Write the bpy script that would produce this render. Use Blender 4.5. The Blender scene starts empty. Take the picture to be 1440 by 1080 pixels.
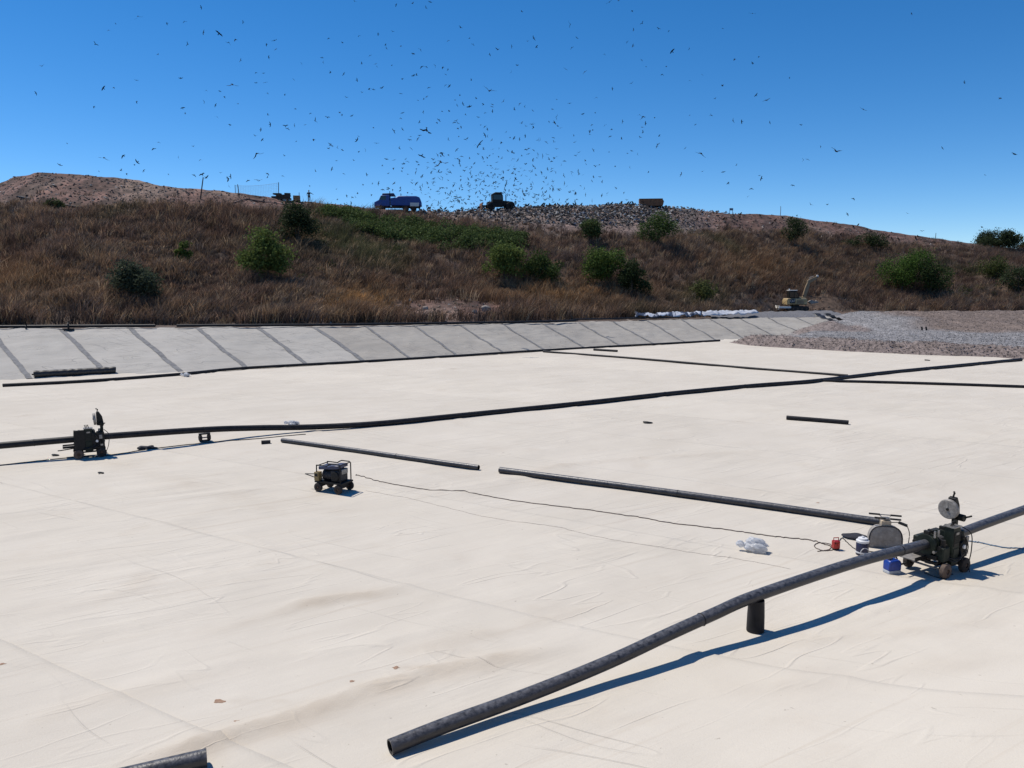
import bpy, bmesh, math, random
import numpy as np
from mathutils import Vector, Matrix

random.seed(7); rng = np.random.default_rng(11)
scene = bpy.context.scene
col = scene.collection
R = math.radians

# ------------------------------------------------------------------ camera
FPX, CAMH = 1088.0, 6.2
PITCH = math.atan(143/FPX)
cam_d = bpy.data.cameras.new('camera'); cam = bpy.data.objects.new('camera', cam_d); col.objects.link(cam)
cam_d.sensor_width = 36; cam_d.lens = FPX/1440*36; cam_d.clip_start = 0.1; cam_d.clip_end = 9000
cam.location = (0, 0, CAMH); cam.rotation_euler = (math.pi/2 - PITCH, 0, 0)
scene.camera = cam
# ------------------------------------------------------------------ sky, sun, exposure
SUN_EL, SUN_AZ = R(61), math.atan2(-.85, .53)
world = bpy.data.worlds.new('World'); scene.world = world; world.use_nodes = True
wt = world.node_tree; wt.nodes.clear()
sky = wt.nodes.new('ShaderNodeTexSky'); sky.sky_type = 'NISHITA'; sky.sun_disc = False
sky.sun_elevation = SUN_EL; sky.sun_rotation = SUN_AZ; sky.altitude = 500
sky.air_density = 0.7; sky.dust_density = 0.0; sky.ozone_density = 4.0
hs = wt.nodes.new('ShaderNodeHueSaturation'); hs.inputs['Saturation'].default_value = 1.30; hs.inputs['Value'].default_value = 1.0
bg = wt.nodes.new('ShaderNodeBackground'); bg.inputs['Strength'].default_value = 0.135
wo = wt.nodes.new('ShaderNodeOutputWorld')
wt.links.new(sky.outputs[0], hs.inputs['Color']); wt.links.new(hs.outputs[0], bg.inputs[0]); wt.links.new(bg.outputs[0], wo.inputs[0])
sun_d = bpy.data.lights.new('sun', 'SUN'); sun_d.energy = 4.6; sun_d.angle = R(0.53); sun_d.color = (1, .935, .84)
sun = bpy.data.objects.new('sun', sun_d); col.objects.link(sun)
LS = Vector((math.sin(SUN_AZ)*math.cos(SUN_EL), math.cos(SUN_AZ)*math.cos(SUN_EL), math.sin(SUN_EL)))
sun.rotation_euler = (-LS).to_track_quat('-Z', 'Y').to_euler(); sun.location = (-60, 40, 120)
vs = scene.view_settings
vs.view_transform = 'Standard'; vs.look = 'None'; vs.exposure = 0.0; vs.gamma = 1.0; vs.use_curve_mapping = False

# ------------------------------------------------------------------ helpers
SP, CP = math.sin(PITCH), math.cos(PITCH)
def ray(px, py):
    cx, cy = (px-720)/FPX, (540-py)/FPX
    return cx, CP + SP*cy, -SP + CP*cy
def at(px, py, z=0.0):
    d = ray(px, py); t = (z-CAMH)/d[2]
    return Vector((d[0]*t, d[1]*t, z))
def at_y(px, py, Y):
    d = ray(px, py); t = Y/d[1]
    return Vector((d[0]*t, Y, CAMH + d[2]*t))
def proj(X, Y, Z):
    dz = Z-CAMH; f = Y*CP - dz*SP; u = Y*SP + dz*CP
    return 720 + FPX*X/f, 540 - FPX*u/f

def _h(ix, iy, s):
    n = (ix.astype(np.int64)*374761393 + iy.astype(np.int64)*668265263 + s*974634777) & 0x7fffffff
    n = ((n ^ (n >> 13))*1274126177) & 0x7fffffff
    return ((n ^ (n >> 16)) & 0xffff)/65535.0
def vnoise(x, y, s=0):
    x = np.asarray(x, float); y = np.asarray(y, float)
    ix, iy = np.floor(x), np.floor(y); fx, fy = x-ix, y-iy
    fx = fx*fx*(3-2*fx); fy = fy*fy*(3-2*fy)
    a, b, c, d = _h(ix, iy, s), _h(ix+1, iy, s), _h(ix, iy+1, s), _h(ix+1, iy+1, s)
    return (a*(1-fx)+b*fx)*(1-fy) + (c*(1-fx)+d*fx)*fy - .5
def fbm(x, y, s=0, o=4):
    v, a, f = 0, 1.0, 1.0
    for k in range(o):
        v = v + a*vnoise(np.asarray(x)*f + 17*k, np.asarray(y)*f - 9*k, s+k); a *= .5; f *= 2.03
    return v
def sst(x, a, b):
    t = np.clip((np.asarray(x, float)-a)/(b-a), 0, 1); return t*t*(3-2*t)

def tag(o, label=None, cat=None, group=None, kind=None):
    if label: o['label'] = label
    if cat: o['category'] = cat
    if group: o['group'] = group
    if kind: o['kind'] = kind
    return o
def empty(name, loc=(0,0,0), rz=0.0, label=None, cat=None, group=None):
    o = bpy.data.objects.new(name, None); col.objects.link(o); o.location = loc; o.rotation_euler = (0,0,rz)
    o.empty_display_size = .1
    return tag(o, label, cat, group)
def copy_tree(o, parent=None):
    c = o.copy(); col.objects.link(c); c.parent = parent
    for ch in list(o.children):
        copy_tree(ch, c)
    return c

class MB:
    def __init__(s): s.v = []; s.f = []
    def add(s, vs_, fs):
        n = len(s.v); s.v += [tuple(p) for p in vs_]; s.f += [tuple(i+n for i in f) for f in fs]; return s
    def box(s, c, size, rot=None, taper=1.0):
        c = Vector(c); x, y, z = [a/2 for a in size]
        P = [Vector((sx*x*(taper if sz > 0 else 1), sy*y*(taper if sz > 0 else 1), sz*z)) for sz in (-1,1) for sx, sy in ((-1,-1),(1,-1),(1,1),(-1,1))]
        if rot is not None:
            M = rot if isinstance(rot, Matrix) else Matrix.Rotation(rot, 3, 'Z')
            P = [M @ p for p in P]
        return s.add([c+p for p in P], [(3,2,1,0),(4,5,6,7),(0,1,5,4),(1,2,6,5),(2,3,7,6),(3,0,4,7)])
    def cyl(s, p0, p1, r0, r1=None, n=14, caps=True):
        r1 = r0 if r1 is None else r1
        p0, p1 = Vector(p0), Vector(p1); d = (p1-p0).normalized()
        a = d.orthogonal().normalized(); b = d.cross(a)
        ring = lambda p, r: [p + (a*math.cos(t)+b*math.sin(t))*r for t in [2*math.pi*k/n for k in range(n)]]
        fs = [(k, (k+1)%n, n+(k+1)%n, n+k) for k in range(n)]
        if caps: fs += [tuple(range(n-1,-1,-1)), tuple(range(n,2*n))]
        return s.add(ring(p0,r0)+ring(p1,r1), fs)
    def lathe(s, prof, origin=(0,0,0), axis=(0,0,1), n=20):
        o = Vector(origin); d = Vector(axis).normalized(); a = d.orthogonal().normalized(); b = d.cross(a)
        V, Fs = [], []
        for r, h in prof:
            V += [o + d*h + (a*math.cos(t)+b*math.sin(t))*max(r,1e-4) for t in [2*math.pi*k/n for k in range(n)]]
        for i in range(len(prof)-1):
            Fs += [(i*n+k, i*n+(k+1)%n, (i+1)*n+(k+1)%n, (i+1)*n+k) for k in range(n)]
        return s.add(V, Fs)
    def tube(s, pts, r, n=8, caps=True):
        pts = [Vector(p) for p in pts]; V, Fs = [], []; up = Vector((0,0,1))
        for i, p in enumerate(pts):
            d = (pts[min(i+1,len(pts)-1)] - pts[max(i-1,0)]).normalized()
            a = d.cross(up)
            a = d.orthogonal().normalized() if a.length < .05 else a.normalized()
            b = a.cross(d); rr = r[i] if isinstance(r,(list,tuple)) else r
            V += [p + (a*math.cos(t)+b*math.sin(t))*rr for t in [2*math.pi*k/n for k in range(n)]]
        for i in range(len(pts)-1):
            Fs += [(i*n+k, i*n+(k+1)%n, (i+1)*n+(k+1)%n, (i+1)*n+k) for k in range(n)]
        if caps: Fs += [tuple(range(n-1,-1,-1)), tuple(range((len(pts)-1)*n, len(pts)*n))]
        return s.add(V, Fs)
    def prism(s, poly, w, M=None, c=(0,0,0)):
        # polygon in local XZ extruded along Y by +-w/2
        n = len(poly); V = [Vector((x,-w/2,z)) for x,z in poly] + [Vector((x,w/2,z)) for x,z in poly]
        if M is not None: V = [M @ v for v in V]
        V = [v + Vector(c) for v in V]
        return s.add(V, [tuple(range(n)), tuple(range(2*n-1,n-1,-1))] + [((k+1)%n, k, n+k, n+(k+1)%n) for k in range(n)])
    def ball(s, c, r, sc=(1,1,1), u=12, v=8, fn=None):
        V, Fs = [], []; c = Vector(c)
        for j in range(v+1):
            th = math.pi*j/v
            for i in range(u):
                ph = 2*math.pi*i/u
                d = Vector((math.sin(th)*math.cos(ph), math.sin(th)*math.sin(ph), math.cos(th)))
                k = r*(fn(d) if fn else 1)
                V.append(c + Vector((d.x*sc[0], d.y*sc[1], d.z*sc[2]))*k)
        for j in range(v):
            Fs += [(j*u+i, (j+1)*u+i, (j+1)*u+(i+1)%u, j*u+(i+1)%u) for i in range(u)]
        return s.add(V, Fs)
    def torus(s, c, axis, Rm, r, n=20, m=8):
        c = Vector(c); d = Vector(axis).normalized(); a = d.orthogonal().normalized(); b = d.cross(a); V, Fs = [], []
        for i in range(n):
            t = 2*math.pi*i/n; e = a*math.cos(t)+b*math.sin(t)
            V += [c + e*(Rm + r*math.cos(q)) + d*r*math.sin(q) for q in [2*math.pi*k/m for k in range(m)]]
        for i in range(n):
            Fs += [(i*m+k, ((i+1)%n)*m+k, ((i+1)%n)*m+(k+1)%m, i*m+(k+1)%m) for k in range(m)]
        return s.add(V, Fs)
    def build(s, name, mat, parent=None, bevel=0.0, smooth=35):
        me = bpy.data.meshes.new(name); me.from_pydata(s.v, [], s.f); me.update()
        bm = bmesh.new(); bm.from_mesh(me); bmesh.ops.recalc_face_normals(bm, faces=bm.faces); bm.to_mesh(me); bm.free()
        if smooth:
            me.polygons.foreach_set('use_smooth', [True]*len(me.polygons)); me.set_sharp_from_angle(angle=R(smooth))
        me.materials.append(mat)
        o = bpy.data.objects.new(name, me); col.objects.link(o)
        if parent: o.parent = parent
        if bevel:
            m = o.modifiers.new('bevel', 'BEVEL'); m.width = bevel; m.segments = 2; m.limit_method = 'ANGLE'; m.angle_limit = R(40)
        return o

def np_mesh(name, V, Fq, mat, colors=None, smooth=True, parent=None, cname='tint'):
    """V (n,3), Fq (m,k) index array, k constant"""
    V = np.asarray(V, np.float32); Fq = np.asarray(Fq, np.int32); k = Fq.shape[1]
    me = bpy.data.meshes.new(name)
    me.vertices.add(len(V)); me.vertices.foreach_set('co', V.ravel())
    me.loops.add(Fq.size); me.loops.foreach_set('vertex_index', Fq.ravel())
    me.polygons.add(len(Fq)); me.polygons.foreach_set('loop_start', np.arange(0, Fq.size, k, dtype=np.int32))
    me.update(calc_edges=True); me.validate()
    me.polygons.foreach_set('use_smooth', np.full(len(Fq), smooth))
    if colors is not None:
        at_ = me.color_attributes.new(cname, 'FLOAT_COLOR', 'POINT')
        c = np.ones((len(V),4), np.float32); c[:,:3] = colors; at_.data.foreach_set('color', c.ravel())
    me.materials.append(mat)
    o = bpy.data.objects.new(name, me); col.objects.link(o)
    if parent: o.parent = parent
    return o
def grid_faces(nu, nv):
    i = np.arange(nu-1)[:,None]*nv + np.arange(nv-1)[None,:]
    i = i.ravel(); return np.stack([i, i+nv, i+nv+1, i+1], 1)

# ------------------------------------------------------------------ materials
def mat(name, c1, c2=None, scale=8, rough=.6, metal=0, bump=0, bscale=None, spec=.5, detail=6, lo=.35, hi=.65, tint=None, stretch=None, trans=0, dust=None, dust_amt=.0, rvar=0):
    m = bpy.data.materials.new(name); m.use_nodes = True; t = m.node_tree; N, L = t.nodes, t.links
    b = N['Principled BSDF']; b.inputs['Roughness'].default_value = rough; b.inputs['Metallic'].default_value = metal
    b.inputs['Specular IOR Level'].default_value = spec
    tc = N.new('ShaderNodeTexCoord'); src = tc.outputs['Object']
    if stretch:
        mp = N.new('ShaderNodeMapping'); mp.inputs['Rotation'].default_value = (0,0,stretch[3] if len(stretch) > 3 else 0); mp.inputs['Scale'].default_value = stretch[:3]
        mp.vector_type = 'POINT'; L.new(src, mp.inputs[0]); src = mp.outputs[0]
    c = None
    if c2:
        n = N.new('ShaderNodeTexNoise'); n.inputs['Scale'].default_value = scale; n.inputs['Detail'].default_value = detail; n.inputs['Roughness'].default_value = .6
        L.new(src, n.inputs['Vector'])
        r = N.new('ShaderNodeValToRGB'); r.color_ramp.elements[0].position = lo; r.color_ramp.elements[1].position = hi
        r.color_ramp.elements[0].color = (*c1,1); r.color_ramp.elements[1].color = (*c2,1)
        L.new(n.outputs[0], r.inputs[0]); c = r.outputs[0]
        if rvar:
            mr = N.new('ShaderNodeMapRange'); mr.inputs[3].default_value = rough-rvar; mr.inputs[4].default_value = rough+rvar
            L.new(n.outputs[0], mr.inputs[0]); L.new(mr.outputs[0], b.inputs['Roughness'])
    else:
        b.inputs['Base Color'].default_value = (*c1,1)
    if tint:
        a = N.new('ShaderNodeVertexColor'); a.layer_name = tint
        if c is None: c = a.outputs[0]
        else:
            mx = N.new('ShaderNodeMix'); mx.data_type = 'RGBA'; mx.blend_type = 'MULTIPLY'; mx.inputs[0].default_value = 1
            L.new(c, mx.inputs[6]); L.new(a.outputs[0], mx.inputs[7]); c = mx.outputs[2]
    if dust:
        n2 = N.new('ShaderNodeTexNoise'); n2.inputs['Scale'].default_value = 14; n2.inputs['Roughness'].default_value = .7; n2.inputs['Detail'].default_value = 8; L.new(tc.outputs['Object'], n2.inputs['Vector'])
        g = N.new('ShaderNodeNewGeometry'); sx = N.new('ShaderNodeSeparateXYZ'); L.new(g.outputs['Normal'], sx.inputs[0])
        mr = N.new('ShaderNodeMapRange'); mr.inputs[1].default_value = .2; mr.inputs[2].default_value = .75; L.new(sx.outputs[2], mr.inputs[0])
        n4 = N.new('ShaderNodeMapRange'); n4.inputs[1].default_value = .36; n4.inputs[2].default_value = .66; L.new(n2.outputs[0], n4.inputs[0])
        mm = N.new('ShaderNodeMath'); mm.operation = 'MULTIPLY'; L.new(mr.outputs[0], mm.inputs[0]); L.new(n4.outputs[0], mm.inputs[1])
        m2 = N.new('ShaderNodeMath'); m2.operation = 'MULTIPLY'; m2.inputs[1].default_value = dust_amt; L.new(mm.outputs[0], m2.inputs[0])
        mx = N.new('ShaderNodeMix'); mx.data_type = 'RGBA'; L.new(m2.outputs[0], mx.inputs[0])
        if c is None: mx.inputs[6].default_value = (*c1,1)
        else: L.new(c, mx.inputs[6])
        mx.inputs[7].default_value = (*dust,1); c = mx.outputs[2]
    if c is not None: L.new(c, b.inputs['Base Color'])
    if bump:
        n3 = N.new('ShaderNodeTexNoise'); n3.inputs['Scale'].default_value = bscale or scale*3; n3.inputs['Detail'].default_value = 8
        L.new(src, n3.inputs['Vector']); bp = N.new('ShaderNodeBump'); bp.inputs['Strength'].default_value = min(bump,1); bp.inputs['Distance'].default_value = .02*max(bump,1)
        L.new(n3.outputs[0], bp.inputs['Height']); L.new(bp.outputs[0], b.inputs['Normal'])
    if trans:
        out = N['Material Output']; tr = N.new('ShaderNodeBsdfTranslucent'); ms = N.new('ShaderNodeMixShader'); ms.inputs[0].default_value = trans
        if c is not None: L.new(c, tr.inputs[0])
        else: tr.inputs[0].default_value = (*c1,1)
        L.new(b.outputs[0], ms.inputs[1]); L.new(tr.outputs[0], ms.inputs[2]); L.new(ms.outputs[0], out.inputs[0])
    return m

M = {}
M['pipe'] = mat('black polyethylene pipe', (.010,.010,.013), (.030,.030,.036), 5, .42, bump=.25, bscale=30, dust=(.20,.20,.215), dust_amt=.62, spec=.5, rvar=.15)  # dust on upward sides; its pale colour also paints the mottled top highlight
M['pipe_far'] = mat('black polyethylene pipe thinly dusted', (.009,.009,.011), (.022,.021,.024), 5, .5, dust=(.10,.10,.10), dust_amt=.15, spec=.2)  # black pipe with little dust and low specular
M['pipe_in'] = mat('pipe bore', (.006,.006,.007), rough=.6)
M['green'] = mat('dark green machine paint', (.005,.010,.007), (.012,.019,.013), 14, .6, bump=.1, dust=(.13,.12,.10), dust_amt=.22, spec=.3)
M['blackm'] = mat('black machine paint', (.005,.005,.005), (.014,.013,.012), 16, .6, dust=(.13,.12,.10), dust_amt=.22, spec=.3)
M['steel'] = mat('worn steel', (.20,.19,.18), (.36,.35,.33), 20, .45, metal=.6, bump=.1)
M['plate'] = mat('scuffed grey plate', (.17,.155,.14), (.30,.28,.255), 12, .6, bump=.2, metal=.15)
M['rubber'] = mat('dusty rubber', (.016,.013,.012), (.045,.034,.028), 18, .85, bump=.4)
M['hub'] = mat('rusty hub', (.05,.028,.020), (.12,.07,.045), 20, .7, metal=.2)
M['tan_wheel'] = mat('dusty tan wheel', (.06,.042,.034), (.12,.085,.066), 14, .8, bump=.3)
M['navy'] = mat('navy plastic', (.008,.012,.045), (.014,.02,.07), 10, .4)
M['tank'] = mat('navy tank paint', (.010,.018,.060), (.03,.045,.11), 10, .3, dust=(.3,.3,.32), dust_amt=.3)
M['engine'] = mat('greasy engine', (.010,.010,.014), (.05,.045,.045), 25, .55, metal=.3, bump=.5)
M['ochre'] = mat('ochre paint', (.22,.15,.05), (.32,.23,.10), 14, .55, bump=.1)
M['white_pl'] = mat('white plastic', (.72,.72,.72), (.6,.6,.6), 10, .45)
M['blue_pl'] = mat('blue plastic', (.006,.028,.20), (.012,.05,.30), 10, .35, bump=.1)
M['red_pl'] = mat('red plastic', (.42,.018,.012), (.30,.012,.010), 10, .4)
M['grey_cloth'] = mat('grey insulating cover', (.22,.20,.18), (.33,.31,.285), 7, .9, bump=.6, bscale=18)
M['cream'] = mat('cream painted box', (.55,.45,.33), (.45,.36,.25), 10, .6)
M['cord'] = mat('dusty cord', (.09,.07,.06), (.17,.13,.11), 6, .8)
M['cord_blk'] = mat('black cord', (.012,.012,.013), rough=.6)
M['string'] = mat('pale string', (.34,.29,.25), rough=.9)
M['rope'] = mat('blue rope', (.06,.14,.24), (.12,.2,.3), 30, .8)
M['dark_cloth'] = mat('dark fabric', (.014,.015,.022), (.03,.03,.04), 20, .9, bump=.5)
M['liner'] = mat('black liner', (.010,.010,.011), (.025,.025,.027), 6, .5, bump=.4)
M['bag'] = mat('clear plastic bag', (.62,.64,.67), (.80,.81,.83), 9, .28, bump=.8, bscale=14, trans=.35)
_t = M['bag'].node_tree; _o = _t.nodes['Material Output']; _s = _o.inputs[0].links[0].from_socket
_tr = _t.nodes.new('ShaderNodeBsdfTransparent'); _mx = _t.nodes.new('ShaderNodeMixShader'); _mx.inputs[0].default_value = .25
_t.links.new(_s, _mx.inputs[1]); _t.links.new(_tr.outputs[0], _mx.inputs[2]); _t.links.new(_mx.outputs[0], _o.inputs[0])
M['rock'] = mat('pale rock', (.22,.19,.165), (.36,.32,.28), 3, .9, bump=1, bscale=6)
M['wood'] = mat('weathered post', (.05,.04,.032), (.09,.07,.055), 12, .9)
M['bird'] = mat('dark feathers', (.004,.0035,.0035), (.012,.010,.009), 10, .9, spec=.1)
M['yellow'] = mat('faded yellow paint', (.36,.25,.11), (.46,.35,.19), 2.5, .6, dust=(.36,.31,.26), dust_amt=.7)
M['boomtan'] = mat('dusty tan boom paint', (.17,.12,.07), (.27,.20,.125), 3, .7)
M['glass'] = mat('cab glass', (.008,.012,.013), rough=.08, spec=.6)
M['offwhite'] = mat('off white paint', (.58,.56,.52), (.70,.68,.64), 8, .5)
M['soil_brown'] = mat('reddish soil', (.28,.17,.11), (.36,.24,.17), 12, .95, bump=.6)
M['truck_blue'] = mat('truck blue', (.010,.050,.23), (.016,.07,.30), 4, .45)
M['rust'] = mat('rusted container', (.16,.07,.035), (.25,.12,.06), 3, .8)
M['net'] = mat('net strand', (.25,.35,.42), rough=.8)

# floor fabric
def fabric(name, c_lo, c_hi, c_dirt, streak_rot, wr=0.5, stain=False, crs=.17):
    m = bpy.data.materials.new(name); m.use_nodes = True; t = m.node_tree; N, L = t.nodes, t.links
    b = N['Principled BSDF']; b.inputs['Roughness'].default_value = .95; b.inputs['Specular IOR Level'].default_value = .15
    tc = N.new('ShaderNodeTexCoord')
    def noise(scale, stretch=None, detail=5, rot=streak_rot):
        s = tc.outputs['Object']
        if stretch:
            mp = N.new('ShaderNodeMapping'); mp.inputs['Rotation'].default_value = (0,0,rot); L.new(s, mp.inputs[0])
            m2 = N.new('ShaderNodeMapping'); m2.inputs['Scale'].default_value = stretch; L.new(mp.outputs[0], m2.inputs[0]); s = m2.outputs[0]
        n = N.new('ShaderNodeTexNoise'); n.inputs['Scale'].default_value = scale; n.inputs['Detail'].default_value = detail
        L.new(s, n.inputs['Vector']); return n.outputs[0]
    def ramp(s, p0, p1, a, b_):
        r = N.new('ShaderNodeValToRGB'); r.color_ramp.elements[0].position = p0; r.color_ramp.elements[1].position = p1
        r.color_ramp.elements[0].color = a; r.color_ramp.elements[1].color = b_; L.new(s, r.inputs[0]); return r.outputs[0]
    def mix(f, a, b_, bt='MIX'):
        x = N.new('ShaderNodeMix'); x.data_type = 'RGBA'; x.blend_type = bt
        if isinstance(f, float): x.inputs[0].default_value = f
        else: L.new(f, x.inputs[0])
        L.new(a, x.inputs[6]) if not isinstance(a, tuple) else setattr(x.inputs[6], 'default_value', a)
        L.new(b_, x.inputs[7]) if not isinstance(b_, tuple) else setattr(x.inputs[7], 'default_value', b_)
        return x.outputs[2]
    base = ramp(noise(.22, detail=6), .3, .7, (*c_lo,1), (*c_hi,1))
    streak = ramp(noise(.9, (.5,1.1,1)), .35, .7, (.955,.95,.945,1), (1,1,1,1))
    base = mix(1.0, base, streak, 'MULTIPLY')
    # long thin faint drag marks and dusty patches
    drag = ramp(noise(1.2, (.10,5,1), 4), .62, .70, (0,0,0,1), (.26,.26,.26,1))
    base = mix(drag, base, (*c_dirt,1))
    dirt = ramp(noise(.55, detail=8), .60, .80, (0,0,0,1), (.38,.38,.38,1))
    base = mix(dirt, base, (*c_dirt,1))
    spk = ramp(noise(9.0, detail=2), .735, .77, (0,0,0,1), (.45,.45,.45,1))
    base = mix(spk, base, (c_dirt[0]*.5,c_dirt[1]*.5,c_dirt[2]*.5,1))
    fine = ramp(noise(60., detail=3), .3, .7, (.96,.96,.96,1), (1,1,1,1))
    base = mix(1.0, base, fine, 'MULTIPLY')
    if stain:
        va = N.new('ShaderNodeVertexColor'); va.layer_name = 'stain'; base = mix(va.outputs[0], base, (c_dirt[0]*.80,c_dirt[1]*.74,c_dirt[2]*.66,1))
    oi = N.new('ShaderNodeObjectInfo'); rr = ramp(oi.outputs['Random'], 0, 1, (.955,.955,.96,1), (1,1,1,1))
    base = mix(1.0, base, rr, 'MULTIPLY')
    L.new(base, b.inputs['Base Color'])
    w1 = noise(.8, (.35,1.6,1), 7); w2 = noise(1.1, (.4,1.5,1), 6, streak_rot+1.2); w3 = noise(45., detail=4)
    pm_ = N.new('ShaderNodeMapRange'); pm_.inputs[1].default_value = .40; pm_.inputs[2].default_value = .68; pm_.inputs[3].default_value = .25; pm_.inputs[4].default_value = 1.5; L.new(noise(.16, detail=3), pm_.inputs[0])
    def mulp(o_):
        q = N.new('ShaderNodeMath'); q.operation = 'MULTIPLY'; L.new(o_, q.inputs[0]); L.new(pm_.outputs[0], q.inputs[1]); return q.outputs[0]
    w1 = mulp(w1); w2 = mulp(w2)
    def crease(scale, stretch, rot, wdt):
        n_ = noise(scale, stretch, 2.0, rot)
        a_ = N.new('ShaderNodeMath'); a_.operation = 'SUBTRACT'; a_.inputs[1].default_value = .5; L.new(n_, a_.inputs[0])
        b_ = N.new('ShaderNodeMath'); b_.operation = 'ABSOLUTE'; L.new(a_.outputs[0], b_.inputs[0])
        c_ = N.new('ShaderNodeMapRange'); c_.interpolation_type = 'SMOOTHSTEP'; c_.inputs[1].default_value = 0; c_.inputs[2].default_value = wdt; c_.inputs[3].default_value = 1; c_.inputs[4].default_value = 0; L.new(b_.outputs[0], c_.inputs[0])
        k_ = N.new('ShaderNodeMapRange'); k_.inputs[1].default_value = .42; k_.inputs[2].default_value = .66; L.new(noise(.45, (.6,1,1), 3, rot+.7), k_.inputs[0])
        q = N.new('ShaderNodeMath'); q.operation = 'MULTIPLY'; L.new(c_.outputs[0], q.inputs[0]); L.new(k_.outputs[0], q.inputs[1]); return q.outputs[0]
    cr1 = crease(.8, (.28,1.5,1), streak_rot, .018); cr2 = crease(.6, (.22,1.2,1), streak_rot+1.1, .010)
    cs_ = N.new('ShaderNodeMath'); cs_.operation = 'ADD'; L.new(cr1, cs_.inputs[0]); L.new(cr2, cs_.inputs[1])
    cm_ = N.new('ShaderNodeMath'); cm_.operation = 'MULTIPLY'; cm_.inputs[1].default_value = crs; L.new(cs_.outputs[0], cm_.inputs[0])
    w0 = N.new('ShaderNodeMath'); w0.operation = 'ADD'; L.new(w1, w0.inputs[0]); L.new(cm_.outputs[0], w0.inputs[1]); w1 = w0.outputs[0]
    ad = N.new('ShaderNodeMath'); ad.operation = 'ADD'; L.new(w1, ad.inputs[0])
    m1 = N.new('ShaderNodeMath'); m1.operation = 'MULTIPLY'; m1.inputs[1].default_value = .6; L.new(w2, m1.inputs[0]); L.new(m1.outputs[0], ad.inputs[1])
    a2 = N.new('ShaderNodeMath'); a2.operation = 'ADD'; L.new(ad.outputs[0], a2.inputs[0])
    m3 = N.new('ShaderNodeMath'); m3.operation = 'MULTIPLY'; m3.inputs[1].default_value = .06; L.new(w3, m3.inputs[0]); L.new(m3.outputs[0], a2.inputs[1])
    bp = N.new('ShaderNodeBump'); bp.inputs['Strength'].default_value = wr; bp.inputs['Distance'].default_value = .10
    L.new(a2.outputs[0], bp.inputs['Height']); L.new(bp.outputs[0], b.inputs['Normal'])
    return m
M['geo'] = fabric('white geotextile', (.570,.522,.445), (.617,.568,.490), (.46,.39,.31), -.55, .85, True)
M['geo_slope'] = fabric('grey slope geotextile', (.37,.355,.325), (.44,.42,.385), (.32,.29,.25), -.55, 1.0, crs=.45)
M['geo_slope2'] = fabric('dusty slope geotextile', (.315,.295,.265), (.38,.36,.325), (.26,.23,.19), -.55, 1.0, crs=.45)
M['band'] = mat('dark seam band', (.11,.11,.115), (.20,.20,.20), 3, .9, bump=.4)

# ------------------------------------------------------------------ floor of the cell
A0, B0 = at(240,1060), at(730,925)
TD = (B0-A0).normalized(); TN = Vector((TD.y, -TD.x, 0))      # TN points towards the camera side
ridges = []
def ridge(pix, amp, sig): ridges.append(([at(*p) for p in pix], amp, sig))
ridge([(150,1092),(215,1068),(330,1030),(430,1000),(520,968),(610,944),(700,926),(800,908)], .085, .13)
ridge([(352,872),(430,846),(520,836),(600,818)], .05, .12)
ridge([(300,745),(345,758),(395,776)], .045, .10)
ridge([(310,985),(345,983),(380,985),(412,987)], .03, .06)
ridge([(520,706),(660,690),(760,660),(860,646),(980,640),(1100,632)], .035, .13)
ridge([(980,985),(1150,978),(1300,966),(1440,950)], .04, .16)
ridge([(1180,866),(1290,850),(1440,822)], .04, .14)
ridge([(1000,925),(1170,905),(1330,893),(1440,884)], .03, .12)
ridge([(600,905),(720,885),(900,838)], .03, .10)
ridge([(40,1010),(180,972),(330,930),(480,905)], .03, .14)
ridge([(0,905),(170,880),(300,852)], .03, .12)
ridge([(420,925),(520,905),(640,880)], .03, .12)
_r = random.Random(3)
for k in range(120):
    x, y = _r.uniform(-28,45), _r.uniform(14,70); a = _r.choice((.55,.5,.62,-.5,-.55)) + _r.uniform(-.25,.25); l = _r.uniform(2,7)
    P = [Vector((x+math.cos(a)*t*l, y+math.sin(a)*t*l + _r.uniform(-.2,.2), 0)) for t in (0,.35,.7,1)]
    ridges.append((P, _r.uniform(.02,.05), _r.uniform(.10,.2)))
def ridge_h(X, Y):
    z = np.zeros_like(X)
    for P, amp, sig in ridges:
        n = len(P)
        xs = [p.x for p in P]; ys = [p.y for p in P]
        msk = (X > min(xs)-1) & (X < max(xs)+1) & (Y > min(ys)-1) & (Y < max(ys)+1)
        if not msk.any(): continue
        x, y = X[msk], Y[msk]; best = np.full(x.shape, 9.0); tb = np.zeros(x.shape)
        for i in range(n-1):
            ax, ay, dx, dy = xs[i], ys[i], xs[i+1]-xs[i], ys[i+1]-ys[i]
            t = np.clip(((x-ax)*dx+(y-ay)*dy)/(dx*dx+dy*dy+1e-9), 0, 1)
            d = np.hypot(x-ax-t*dx, y-ay-t*dy); c = d < best; best = np.where(c, d, best); tb = np.where(c, (i+t)/(n-1), tb)
        d = best + .10*vnoise(x*2.2, y*2.2, 5)
        z[msk] += amp*np.exp(-(d/sig)**2)*np.clip(np.sin(np.pi*np.clip(tb,0.02,.98))*2, 0, 1)*(1+.7*vnoise(x*1.3,y*1.3,9))
    return z
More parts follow.
